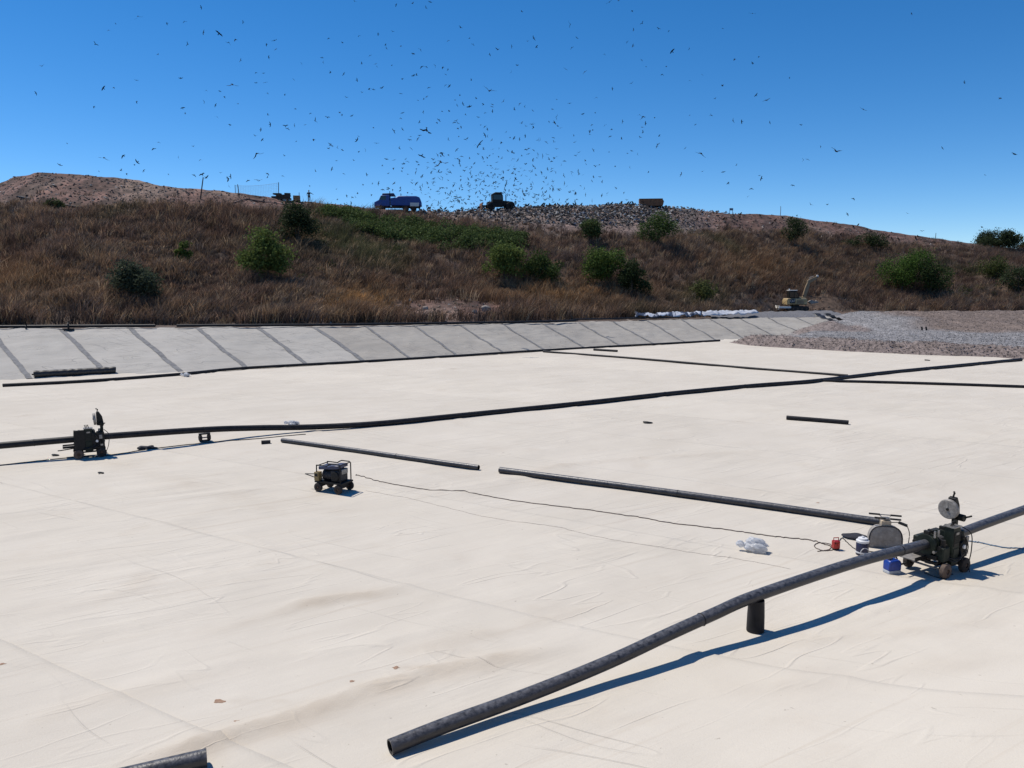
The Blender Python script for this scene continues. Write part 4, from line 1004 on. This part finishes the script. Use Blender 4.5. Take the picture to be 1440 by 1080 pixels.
# ------------------------------------------------------------------ pipes
def spline(P, n):
    P = [Vector(p) for p in P]; out = []
    if len(P) == 2: return [P[0].lerp(P[1], i/n) for i in range(n+1)]
    Q = [P[0]*2-P[1]] + P + [P[-1]*2-P[-2]]
    for i in range(len(P)-1):
        a,b,c,d = Q[i:i+4]
        for k in range(n):
            t_ = k/n; out.append(.5*((2*b)+(c-a)*t_+(2*a-5*b+4*c-d)*t_**2+(3*b-a-3*c+d)*t_**3))
    return out+[P[-1]]
def pipe(pts, r, label, name='pipe', m='pipe', n=8, seg=20, group='black pipes laid out on the lining', wall=.10, cat='pipe', weld=5.6):
    pts = spline(pts, n); o = pts[0].copy(); pts = [p-o for p in pts]
    root = empty(name, o, 0, label, cat, group)
    mb = MB(); mb.tube(pts, r, seg, False); ob = mb.build('wall', M[m], root, smooth=60)
    mi = MB(); mi.tube(pts, r*(1-wall*2), seg, False)
    d0 = (pts[0]-pts[1]).normalized(); d1 = (pts[-1]-pts[-2]).normalized()
    inn = mi.build('bore', M['pipe_in'], root, smooth=60)
    acc_ = 0.0
    for i_ in range(1, len(pts)-1):
        acc_ += (pts[i_]-pts[i_-1]).length
        if weld and acc_ > weld:
            acc_ = 0.0; MB().torus(pts[i_], (pts[i_+1]-pts[i_-1]).normalized(), r*1.0, r*.10, seg, 6).build('weld_bead', M['pipe_in'], root, smooth=60)
    for c, d, nm in ((pts[0],d0,'end_face'),(pts[-1],d1,'end_face')):
        e_ = MB().lathe([(r*(1-wall*2),.0),(r,.0),(r*.995,.004),(r*(1-wall*2),.004)], c, d, seg).build(nm, M[m], root)
    return root
def lay(pix, r, sub=1):
    P = []
    for px, py in pix:
        p = on(px, py); P.append(p + Vector((0,0,r)))
    return P
RP = .105
# the long near pipe: rests on the lining at its near end, then over the stand and through the machine
DIRP = TD
pe = on(549, 1061); 
pst = on(1062, 887)                       # pipe stand
pmc = on(1316, 801)                       # fusion machine
axis = Vector((.85,.52,0)).normalized()
HP = .66
PROFX, PROFY = [545,600,680,760,840,920,1000,1060], [1050,1029,1001,970,939,901,865,840]
pts = [pe+Vector((0,0,RP))]
for f_ in (.12,.25,.4,.55,.7,.85):
    q = pe.lerp(pst, f_); q.z = gzp(q.x,q.y)+.3
    for _ in range(3):
        px_, py_ = proj(q.x,q.y,q.z); q.z = at_y(px_, float(np.interp(px_,PROFX,PROFY)), q.y).z
    q.z = max(q.z, gzp(q.x,q.y)+RP); pts.append(q)
STH = .57
pts.append(pst+Vector((0,0,STH+RP-.02)))
q4 = pst.lerp(pmc,.5); q4.z = max(pst.z,pmc.z)+.70; pts.append(q4)
PM = pmc+Vector((0,0,HP)); pts.append(PM-axis*.5); pts.append(PM+axis*.5)
for L_ in (2,4,7,11): 
    q = pmc+axis*L_; q.z = PM.z + .03*L_; pts.append(q)
pipe(pts, RP, 'longest near black pipe propped on a stand and passing through the right machine', n=7, seg=24)
# stand: upright offcut of larger pipe
root = empty('pipe_stand', pst, 0, 'upright black pipe offcut propping up the long near pipe', 'pipe stand')
MB().lathe([(.148,0),(.155,.01),(.15,.3),(.138,STH+.01),(.12,STH+.01),(.125,.3),(.13,0)], (0,0,0),(0,0,1),24).build('wall', M['pipe_far'], root)
# bottom left pipe
a_, b_ = on(291,1077), on(60,1132)
pipe([a_+Vector((0,0,.115)), a_.lerp(b_,.5)+Vector((0,0,.115)), b_+Vector((0,0,.115))], .115, 'black pipe end entering at the bottom left corner', seg=24)
a_, b_ = on(397,622), on(673,661)
pipe(lay([(397,622),(490,635),(580,648),(673,661)], .085), .085, 'medium black pipe in the middle left of the gap, behind the generator')
pipe(lay([(703,665),(860,686),(1050,712),(1236,739)], .10), .10, 'medium black pipe running to the grey heater cover at right')
# main pipe through the left machine
pm2 = on(127,641); HP2 = .66
axis2 = Vector((.865,.5,0)).normalized()
R5 = .118
def over(px, py, z): p = on(px,py); return p + Vector((0,0,z))
main = [over(-260,674,.62), over(-60,657,.62), pm2+Vector((0,0,HP2))-axis2*.6, pm2+Vector((0,0,HP2))+axis2*.6, over(288,622,.50), over(360,613,.33), over(440,606,.17)] + lay([(530,599.5),(640,588.5),(820,570),(950,555.5),(1060,545),(1143,538.5),(1240,527),(1340,517),(1436,507.5)], R5)
pipe(main, R5, 'thick main black pipe crossing the whole floor through the left machine', n=8, m='pipe_far', seg=18)
pipe(lay([(764,495.5),(900,506),(1050,519),(1192,530)], .085), .085, 'thin black branch pipe reaching the main pipe from behind', m='pipe_far', seg=12)
pipe(lay([(1147,537),(1250,539.5),(1350,542.5),(1480,547)], .085), .085, 'thin black branch pipe leaving the main pipe towards the right edge', m='pipe_far', seg=12)
pipe(lay([(1106,590),(1150,593.5),(1193,597)], .095), .095, 'short loose black pipe lying alone on the floor right of centre', m='pipe_far', seg=16)
pipe(lay([(835,493),(868,495)], .10), .10, 'very short dark pipe near the far toe of the slope', m='pipe_far', seg=10)
pipe(lay([(4,544),(130,537.5),(255,528),(345,519.5),(512,510),(643,502),(765,494),(871,488),(963,483),(1012,480)], .10), .10, 'long thin black pipe along the toe of the far slope', m='pipe_far', seg=12)
# black pipe on the slope's crest
def crest_pipe(f0, f1, label, r=.11, v=1.0):
    P = []
    for i in range(9):
        f = f0+(f1-f0)*i/8; p = slope_pt(f, v); P.append(p+Vector((0,0,r+.08)))
    pipe(P, r, label, m='pipe_far', n=4, seg=10, group='black pipes along the crest of the far slope')
crest_pipe(1.0, 5.38, 'black pipe on the slope crest at far left, left of the gap', .13)
crest_pipe(5.7, 13.9, 'black pipe on the slope crest right of the gap', .12)
crest_pipe(13.95, 17.3, 'black pipe on the slope crest bending back towards the hill', .09, 1.08)
# liner roll
a_, b_ = at(48,531.5), at(163,525.2)
root = empty('liner_roll', a_, math.atan2(b_.y-a_.y, b_.x-a_.x), 'thick black roll of liner at the foot of the far slope on the left', 'liner roll')
L_ = (b_-a_).length; mb = MB(); mb.tube([(t_*L_,0,.24+.012*math.sin(t_*60)) for t_ in np.linspace(0,1,40)], [ .235+.008*math.sin(k*1.9) for k in range(40)], 18); mb.build('sheet', M['liner'], root, smooth=60)
mb = MB()
for k in range(3): mb.torus((-.01,0,.24),(1,0,0),.06+.06*k,.012,20,5)
mb.build('spiral_edge', M['pipe_far'], root)
MB().tube([(-.12,0,.24),(.0,0,.24)], .05, 12).build('core', M['wood'], root)
# gear along the crest, far left
for (f, s, l) in ((3.5,.24,'small dark clamp on the crest pipe at the far left edge'),(4.1,.36,'larger dark clamp frame on the crest at far left')):
    p = slope_pt(f, .97); root = empty('pipe_clamp', p, .3, l, 'clamp', 'pipe clamps on the far crest')
    MB().torus((0,0,s*.8),(1,.2,0),s*.75,s*.2,16,8).build('ring', M['blackm'], root)
    MB().box((0,0,s*.15),(s*2.2,s*1.4,s*.3)).build('base', M['blackm'], root)
    MB().box((s*.2,0,s*1.7),(s*.3,s*.3,s*.6)).build('screw', M['blackm'], root)
# rollers under the main pipe
p = on(288,620.5); root = empty('pipe_roller', p, .55, 'small black roller stand under the main pipe', 'roller stand')
for s in (-1,1): MB().lathe([(.02,-.05),(.10,-.06),(.14,-.03),(.14,.03),(.10,.06),(.02,.05)], (s*.16,0,.15), (1,0,.0), 16).build('roller', M['rubber'], root)
MB().box((0,0,.30),(.42,.12,.05)).build('saddle', M['blackm'], root); MB().box((0,0,.03),(.30,.2,.04)).build('base', M['blackm'], root)
MB().cyl((-.16,0,.15),(.16,0,.15),.025).build('axle', M['steel'], root)
p = on(374,624); root = empty('pipe_offcut', p+Vector((0,0,.07)), .3, 'tiny black pipe offcut by the left end of the medium pipe', 'pipe offcut')
MB().lathe([(.07,0),(.07,.34),(.055,.34),(.055,0),(.07,0)], (-.17,0,0),(1,0,0),14).build('wall', M['pipe_far'], root)
p = on(208,631.5); o = MB().ball((0,0,.05),.22,(1.6,.9,.32),14,8,lambda d: 1+.25*math.sin(7*d.x)+.2*math.sin(9*d.y)).build('dark_lump', M['dark_cloth']); o.location = p  # flattened dark lump on the floor
tag(o, 'dark crumpled rag on the floor under the main pipe', 'lump')
def shavings(px, py, label, s=.1):
    p = on(px,py); o = MB().torus((0,0,.03),(.2,.1,1),s*.6,s*.22,14,6).build('plastic_shaving', M['cord_blk']); o.location = p; o.scale = (1.4,1,1)
    tag(o, label, 'shaving', 'dark scraps on the floor')
shavings(78,641,'dark scrap on the floor left of the left machine',.12)
shavings(142,666,'dark scrap on the floor in front of the left machine',.09)
shavings(911,595,'dark twisted scrap lying on the floor behind the two medium pipes',.2)
shavings(1304,507,'dark scrap on the floor before the gravel edge',.2)

# ------------------------------------------------------------------ fusion machines
def fusion_machine(loc, ang, label, jaw_r, big=True):
    root = empty('pipe_welding_machine', loc, ang, label, 'welding machine', 'pipe welding machines')
    H = HP
    # local x along the pipe, local -y towards the viewer
    fr = MB()
    for y in (-.26,.26): fr.box((0,y,.30),(1.0,.06,.07))
    for x in (-.46,.46,0): fr.box((x,0,.30),(.06,.58,.06))
    fr.build('frame', M['blackm'], root, bevel=.006)
    for x in (-.36,.36):
        MB().cyl((x,-.42,.165),(x,.42,.165),.022).build('axle', M['steel'], root)
        for y in (-.40,.40):
            wheel_part(root, (x,y,.165),(0,1,0),.165,.12, 'wheel', 'tan_wheel' if (x < 0 and y < 0) else 'rubber')
    # guide rods and clamps round the pipe
    for y,z in ((-.20,H-.12),(.20,H-.12)):
        MB().cyl((-.5,y,z),(.5,y,z),.03).build('guide_rod', M['steel'], root)
    for x in (-.44,-.30,.14,.34):
        c_ = MB().lathe([(jaw_r,-.045),(jaw_r+.11,-.045),(jaw_r+.12,-.02),(jaw_r+.12,.02),(jaw_r+.11,.045),(jaw_r,.045),(jaw_r,-.045)], (x,0,H),(1,0,0),26).build('clamp', M['green'], root)
        MB().box((x,.0,H+jaw_r+.14),(.07,.12,.09)).build('clamp_lug', M['blackm'], c_, bevel=.006)
        MB().cyl((x,-.17,H+.18),(x,-.17,H+.32),.022).build('clamp_screw', M['steel'], c_)
        MB().box((x,0,H-jaw_r-.14),(.07,.5,.10)).build('clamp_foot', M['blackm'], c_, bevel=.006)
    # tall cabinet on the viewer's side
    cb = MB().box((-.02,-.30,.66),(.26,.20,.80)).build('cabinet', M['green'], root, bevel=.012)
    MB().box((-.02,-.405,.80),(.20,.012,.30)).build('panel', M['blackm'], cb, bevel=.004)
    MB().box((-.02,-.405,.47),(.20,.012,.26)).build('door', M['green'], cb, bevel=.004)
    MB().box((-.02,-.415,.93),(.11,.01,.05)).build('plate', M['steel'], cb)
    MB().torus((-.05,-.30,1.10),(0,1,0),.05,.012,14,6).build('lifting_ring', M['steel'], cb)
    MB().box((-.02,-.30,1.068),(.30,.24,.02)).build('lid', M['steel'], cb)
    for k in range(4): MB().box((-.02,-.414,.72+.045*k),(.15,.01,.014)).build('louvre', M['green'], cb)
    # hydraulic unit and hoses
    hy = MB().box((.30,-.30,.52),(.26,.22,.34)).build('hydraulic_unit', M['blackm'], root, bevel=.02)
    MB().cyl((.30,-.30,.69),(.30,-.30,.92),.075).build('motor', M['green'], hy)
    MB().cyl((.24,-.42,.60),(.24,-.45,.60),.045).build('gauge', M['white_pl'], hy)
    MB().box((.38,-.42,.45),(.08,.02,.06)).build('valve', M['steel'], hy)
    hs_ = MB()
    for k in range(4):
        y = -.36+.04*k; hs_.tube(spline([(.20,y,.55+.05*k),(.05+.04*k,y-.12,.40),(-.20,y-.06,.36+.05*k),(-.34,-.12,.56)],6), .013, 6)
    hs_.build('hoses', M['cord_blk'], root)
    MB().box((-.30,-.28,.50),(.24,.18,.30)).build('pump_box', M['green'], root, bevel=.015)
    MB().cyl((-.30,-.28,.65),(-.30,-.28,.80),.05).build('filler', M['blackm'], root)
    # fold-down tray on the left
    tr = MB().box((-.62,.18,.36),(.42,.40,.03)).build('tray', M['plate'], root, bevel=.005)
    for y in (-.02,.38): MB().box((-.62,y,.385),(.44,.03,.07)).build('rail', M['blackm'], tr)
    MB().tube([(-.45,.18,.30),(-.9,.18,.26),(-1.0,.18,.26)], .02, 7).build('tow_bar', M['blackm'], root)
    # clutter: levers, filter, tool box, straps and hanging hoses
    for k in range(3): 
        lv = MB().tube([(-.10+.05*k,-.30,1.07),(-.12+.05*k,-.34,1.17)], .009, 6).build('lever', M['blackm'], cb); MB().ball((-.12+.05*k,-.34,1.18),.018,(1,1,1),8,6).build('knob', M['blackm'], lv)
    MB().box((.14,-.20,.86),(.10,.16,.24)).build('valve_block', M['blackm'], root, bevel=.01)
    MB().cyl((.16,-.34,.72),(.16,-.34,.98),.04).build('filter', M['engine'], root)
    MB().box((.30,.24,.58),(.30,.16,.42)).build('rear_box', M['blackm'], root, bevel=.012)
    MB().box((-.18,.26,.56),(.36,.18,.38)).build('rear_tank', M['green'], root, bevel=.02)
    MB().cyl((-.44,-.27,H-.02),(.46,-.27,H-.02),.042).build('ram', M['blackm'], root)
    MB().cyl((-.44,.27,H-.02),(.46,.27,H-.02),.042).build('ram', M['blackm'], root)
    h2 = MB()
    for k in range(5):
        y = -.38+.03*k; h2.tube(spline([(.10+.03*k,y,.95-.06*k),(.22,y-.10-.02*k,.78),(.34-.05*k,y-.08,.52),(.10,y-.09,.34+.03*k)],6), .010, 6)
    h2.build('hoses', M['cord_blk'], root)
    MB().box((.36,-.42,.74),(.10,.03,.14)).build('meter', M['plate'], root, bevel=.005)
    for x in (-.3,.3): MB().box((x,-.30,.24),(.05,.05,.18)).build('bracket', M['blackm'], root)
    MB().box((0,-.33,.22),(.9,.05,.05)).build('bumper', M['blackm'], root)
    if not big:
        for x, w_, z0, z1 in ((-.30,.34,.32,1.02),(.28,.40,.32,.90)):
            MB().box((x,-.36,(z0+z1)/2),(w_,.10,z1-z0)).build('side_cowl', M['blackm'], root, bevel=.012)
    # facer swung up
    col_ = MB().box((.42,-.10,.98),(.10,.10,.62)).build('facer_post', M['green'], root, bevel=.008)
    fa = MB().lathe([(.001,-.05),(.20,-.05),(.215,-.035),(.215,.02),(.20,.035),(.001,.035)], (.22,-.06,1.34),(1,0,.05),32).build('facer_disc', M['plate'], root)
    MB().box((.165,-.05,1.40),(.014,.03,.17)).build('blade', M['steel'], fa)
    MB().lathe([(.001,-.068),(.03,-.068),(.03,-.05),(.001,-.05)], (.22,-.06,1.34),(1,0,.05),12).build('boss', M['blackm'], fa)
    MB().prism([(.27,1.12),(.27,1.58),(.36,1.60),(.46,1.42),(.50,1.16),(.44,1.08)], .16, c=(0,-.08,0)).build('facer_housing', M['blackm'], root, bevel=.012)
    MB().cyl((.42,-.30,1.16),(.42,-.02,1.16),.075).build('facer_motor', M['blackm'], root)
    MB().tube([(.30,-.08,1.56),(.33,-.10,1.68),(.27,-.12,1.72)], .022, 7).build('facer_lever', M['blackm'], root)
    MB().tube([(.44,-.28,1.16),(.52,-.40,1.22)], .02, 7).build('handle', M['blackm'], root)
    MB().tube(spline([(.48,-.20,.96),(.62,-.36,.80),(.60,-.40,.45),(.50,-.42,.18),(.40,-.50,.03)],6), .011, 6).build('cable', M['cord_blk'], root)
    return root
mang = math.atan2(axis.y, axis.x)
fusion_machine(pmc, mang, 'dark green pipe welding machine with raised grey disc on the near pipe at right', .108)
m2 = fusion_machine(pm2, math.atan2(axis2.y,axis2.x), 'black pipe welding machine on the main pipe at the far left', .122, False)

# ------------------------------------------------------------------ generator cart
p = on(470,690); root = empty('generator_cart', p, -.42, 'dark blue portable generator on a four wheeled cart', 'generator')
for x in (-.36,.36):
    MB().cyl((x,-.30,.14),(x,.30,.14),.02).build('axle', M['hub'], root)
    for y in (-.28,.28): wheel_part(root, (x,y,.14),(0,1,0),.14,.09,'wheel','rubber','hub')
dk = MB().box((0,0,.30),(.98,.58,.05)).build('deck', M['blackm'], root, bevel=.006)
for x in (-.36,.36): MB().box((x,0,.225),(.06,.4,.12)).build('axle_mount', M['blackm'], dk)
for y in (-.26,.26):
    MB().tube(spline([(-.42,y,.33),(-.42,y,.76),(-.38,y,.80),(-.05,y,.80)],5)+[Vector((.02,y,.84)),Vector((.10,y,.88)),Vector((.38,y,.88)),Vector((.43,y,.84)),Vector((.43,y,.33))], .018, 8).build('roll_bar', M['blackm'], root)
MB().tube([(-.42,-.26,.78),(-.42,.26,.78)],.016,8).build('cross_bar', M['blackm'], root); MB().tube([(.42,-.26,.86),(.42,.26,.86)],.016,8).build('cross_bar', M['blackm'], root)
tk = MB().prism([(-.38,.66),(-.38,.76),(-.02,.78),(.10,.82),(.36,.84),(.36,.74),(.05,.70)], .46).build('fuel_tank', M['tank'], root, bevel=.02)
MB().cyl((-.15,0,.77),(-.15,0,.81),.04).build('fuel_cap', M['blackm'], tk)
en = MB().box((.20,0,.50),(.34,.40,.34)).build('engine', M['engine'], root, bevel=.03)
MB().lathe([(.001,0),(.13,0),(.14,.02),(.13,.05),(.001,.06)], (.22,-.20,.50),(0,-1,0),20).build('recoil_cover', M['blackm'], en)
for k in range(6): MB().box((.08+.05*k,-.02,.69),(.02,.3,.05)).build('cooling_fin', M['engine'], en)
MB().cyl((-.30,0,.48),(.05,0,.48),.17,n=20).build('alternator', M['engine'], root)
MB().box((.33,.05,.62),(.10,.3,.16)).build('silencer', M['steel'], root, bevel=.02)
cb = MB().box((-.42,-.20,.46),(.16,.18,.26)).build('control_box', M['ochre'], root, bevel=.012)
MB().box((-.42,-.295,.50),(.10,.012,.08)).build('socket', M['blackm'], cb)
MB().tube([(-.50,-.05,.32),(-.75,-.15,.42),(-.98,-.1,.44),(-.76,.08,.42),(-.50,.06,.32)], .014, 7).build('tow_handle', M['cord_blk'], root)

# ------------------------------------------------------------------ heater under its cover, etc.
p = on(1243,769); ang = -.18
root = empty('heater_stand', p, ang, 'grey domed heater cover with cream box and black bar handles', 'heater stand')
prof = [(-.365,0)] + [(-.365*math.cos(t_)**.55 if math.cos(t_) > 0 else 0, .20+.33*math.sin(t_)) for t_ in np.linspace(0,math.pi/2,9)]
prof = prof + [(-x,z) for x,z in reversed(prof[:-1])]
MB().prism(prof, .20).build('cover', M['grey_cloth'], root, bevel=.02)
MB().tube([(x*1.005,-.10,z+.002) for x,z in prof], .014, 6).build('edge_piping', M['dark_cloth'], root)
bx_ = MB().box((.0,0,.59),(.22,.16,.13)).build('control_box', M['cream'], root, bevel=.01)
MB().box((.0,-.01,.695),(.14,.10,.07)).build('bracket', M['steel'], bx_, bevel=.008)
for (x0,x1,y,z) in ((-.36,.36,.06,.76),(-.28,.30,-.12,.72)):
    MB().cyl((x0,y,z+.02),(x1,y,z-.01),.012).build('handle_bar', M['steel'], root)
    for a_, b_ in ((x0,x0+.24),(x1-.24,x1)): MB().cyl((a_,y,z+.02-.03*(a_-x0)/(x1-x0)),(b_,y,z+.02-.03*(b_-x0)/(x1-x0)),.022).build('grip', M['cord_blk'], root)
for s in (-1,1): MB().tube([(s*.06,0,.70),(s*.12,.06,.75)],.012,6).build('strut', M['steel'], root)
pl_ = MB().cyl((.28,-.02,.62),(.46,-.06,.56),.035,n=10).build('plug', M['cord_blk'], root)
MB().tube([(.10,-.02,.61),(.28,-.02,.62)],.010,6).build('lead', M['cord_blk'], pl_)

p = on(1203,757); mb = MB(); Vv = []
o = MB().ball((0,0,.05),.30,(1.0,.65,.2),16,8,lambda d: 1+.12*math.sin(5*d.x+1)+.1*math.sin(6*d.y)).build('dark_bag', M['dark_cloth']); o.location = p; o.rotation_euler = (0,0,-.3)
tag(o, 'flat dark cloth bag lying left of the grey heater cover', 'bag')

p = on(1212,780); root = empty('water_jug', p, 0, 'navy blue water jug with white lid beside the heater cover', 'jug')
MB().lathe([(.001,0),(.125,0),(.135,.02),(.138,.28),(.13,.30),(.001,.30)],n=24).build('body', M['navy'], root)
ld = MB().lathe([(.001,.30),(.14,.30),(.142,.345),(.11,.365),(.10,.40),(.04,.41),(.001,.41)],n=24).build('lid', M['white_pl'], root)
MB().lathe([(.03,.41),(.03,.44),(.001,.445)],n=12).build('spout_cap', M['white_pl'], ld)
MB().lathe([(.139,.055),(.141,.06),(.141,.085),(.139,.09)],n=24).build('stripe', M['white_pl'], root)
MB().torus((0,-.145,.10),(0,1,0),.10,.008,20,6).build('handle', M['white_pl'], root)
MB().box((0,-.14,.05),(.05,.05,.04)).build('tap', M['white_pl'], root)

p = on(1254,805); root = empty('jerrycan', p, .25, 'blue jerrycan with pale base under the near pipe', 'jerrycan')
bd = MB().prism([(-.155,.07),(-.155,.24),(-.125,.29),(.10,.30),(.155,.25),(.155,.07)], .20).build('body', M['blue_pl'], root, bevel=.02)
MB().box((0,0,.035),(.31,.20,.07)).build('base', mat('pale dusty plastic',(.36,.40,.46),(.46,.48,.5),12,.7), root, bevel=.015)
MB().cyl((-.08,0,.285),(-.08,0,.34),.035).build('cap', M['navy'], bd)
MB().tube([(-.02,0,.295),(0,0,.34),(.09,0,.335),(.12,0,.285)],.016,7).build('handle', M['navy'], bd)

p = on(1175,773); root = empty('socket_box', p, .1, 'small red socket box on the floor left of the jug', 'socket box')
MB().box((0,0,.13),(.15,.13,.18)).build('body', M['red_pl'], root, bevel=.012)
MB().box((0,0,.03),(.13,.11,.03)).build('foot', M['blackm'], root)
MB().tube([(-.06,0,.22),(-.06,0,.29),(.06,0,.29),(.06,0,.22)],.012,7).build('handle', M['red_pl'], root)
MB().cyl((.03,-.065,.14),(.03,-.085,.14),.028).build('socket', M['red_pl'], root)
MB().cyl((-.045,-.065,.17),(-.045,-.08,.17),.012).build('switch', M['blackm'], root)

def bag(px, py, s, sc, label, seed):
    p = on(px,py); r = random.Random(seed); ph = [r.uniform(0,6) for _ in range(9)]
    def f(d):
        return 1 + .16*math.sin(4*d.x+ph[0]+2*d.y) + .10*math.sin(6*d.y+ph[1]+3*d.z) - .13*abs(math.sin(5*d.z+ph[2]+4*d.x+2*d.y)) - .09*abs(math.sin(9*d.x+ph[3]+5*d.y)) - .06*abs(math.sin(13*d.y+ph[4]-7*d.z))
    root = empty('plastic_bag', p, r.uniform(-.3,.3), label, 'plastic bag', 'white plastic bags on the floor')
    MB().ball((0,0,s*sc[2]*.75), s, sc, 40, 22, f).build('sack', M['bag'], root, smooth=30)
    MB().ball((-s*sc[0]*.95,0,s*sc[2]*.9), s*.4, (1.2,.7,.8), 24, 14, f).build('gathered_neck', M['bag'], root, smooth=30)
    MB().ball((s*.25,.0,s*sc[2]*.62), s*.72, (1,.75,.62), 14, 10, f).build('contents', mat('bag contents %d'%seed,(.10,.11,.13),(.3,.3,.32),6,.7), root)
bag(1062,776,.27,(1.35,.85,.74),'clear white plastic bag on the floor left of the red socket box',4)
bag(412,597.5,.26,(1.2,.8,.45),'white plastic bag lying behind the main pipe',9)
bag(262,529.5,.30,(1.2,.8,.5),'white plastic bag against the pipe at the foot of the far slope',13)

# ------------------------------------------------------------------ cables
def cable(pix, r, m, label, name='cable', cat='cable', wig=.05, seed=0, n=10):
    rr = random.Random(seed); P = [on(*q)+Vector((0,0,r)) for q in pix]; P = spline(P, n)
    out = []
    for i, q in enumerate(P):
        x, y = q.x+rr.uniform(-wig,wig), q.y+rr.uniform(-wig,wig); out.append(Vector((x,y,gzp(x,y)+r)))
    out = spline(out, 2)
    tag(MB().tube(out, r, 6).build(name, M[m], smooth=60), label, cat)
cable([(500,668),(516,672),(545,680),(600,689),(660,693),(720,704),(800,714),(860,722),(900,728),(960,738),(1020,745),(1075,753),(1110,757),(1140,760),(1160,766),(1172,770)], .012, 'cord', 'long brownish cable snaking from the generator to the red socket box', wig=.03, seed=2)
cable([(515,690),(580,702),(660,722),(740,735),(800,745),(880,762),(960,775),(1030,785),(1110,800)], .0035, 'string', 'thin pale string trailing across the floor in front of the cable', 'string', 'string', wig=.02, seed=4)
cable([(1178,772),(1160,775),(1146,770),(1150,764),(1168,766),(1166,773),(1150,776)], .010, 'cord', 'loose cable coil on the floor beside the red socket box', wig=.01, seed=5)
cable([(1179,765),(1184,757),(1192,764),(1204,773),(1222,776),(1250,778)], .010, 'cord_blk', 'black cable looping behind the navy jug', wig=.01, seed=6)
cable([(1362,761),(1380,764),(1398,768),(1415,771),(1440,772)], .014, 'rope', 'blue rope on the floor right of the right machine', 'rope', 'rope', wig=.03, seed=7)
cable([(-20,657),(60,648),(110,643),(150,641),(210,632),(280,624),(340,619),(430,611)], .016, 'cord_blk', 'black cable on the floor under the main pipe', wig=.02, seed=8)
cable([(1300,806),(1316,812),(1330,815),(1322,809),(1340,808)], .010, 'cord_blk', 'black cable loop under the right machine', wig=.005, seed=9)
# heater lead hanging to the machine
hp = on(1243,769)
A_ = hp + Matrix.Rotation(ang,3,'Z') @ Vector((.46,-.06,.56)); B_ = on(1278,772)
tag(MB().tube(spline([A_, A_.lerp(B_,.35)+Vector((.04,0,.0)), A_.lerp(B_,.7)-Vector((0,0,.10)), B_+Vector((0,0,.01))],7), .010, 6).build('heater_lead', M['cord_blk']), 'black lead dropping from the heater plug to the floor', 'cable')

# ------------------------------------------------------------------ soil spots on the lining
def spot(px, py, s, label, m='soil_brown', sc=(1.5,.9,.22)):
    s *= .72; p = on(px,py); r = random.Random(int(px*3)); ph = [r.uniform(0,6) for _ in range(3)]
    o = MB().ball((0,0,0), s, sc, 16, 8, lambda d: 1+.25*math.sin(4*d.x+ph[0])+.2*math.sin(6*d.y+ph[1])).build('soil_clod', M[m], smooth=40)
    o.location = p; o.rotation_euler = (0,0,r.uniform(-.4,.4)); tag(o, label, 'soil clod', 'soil clods on the lining')
spot(557,939,.065,'orange brown soil clod on the floor above the near pipe end')
spot(495,958,.045,'smaller soil clod left of the orange one')
spot(309,986,.075,'brown soil clod with a trailing wrinkle at lower left')
spot(3,934,.05,'soil clod at the left picture edge')
spot(333,1014,.035,'tiny soil clod below the trailing wrinkle at lower left')
spot(1150,707,.05,'small grey clod behind the heater cover')
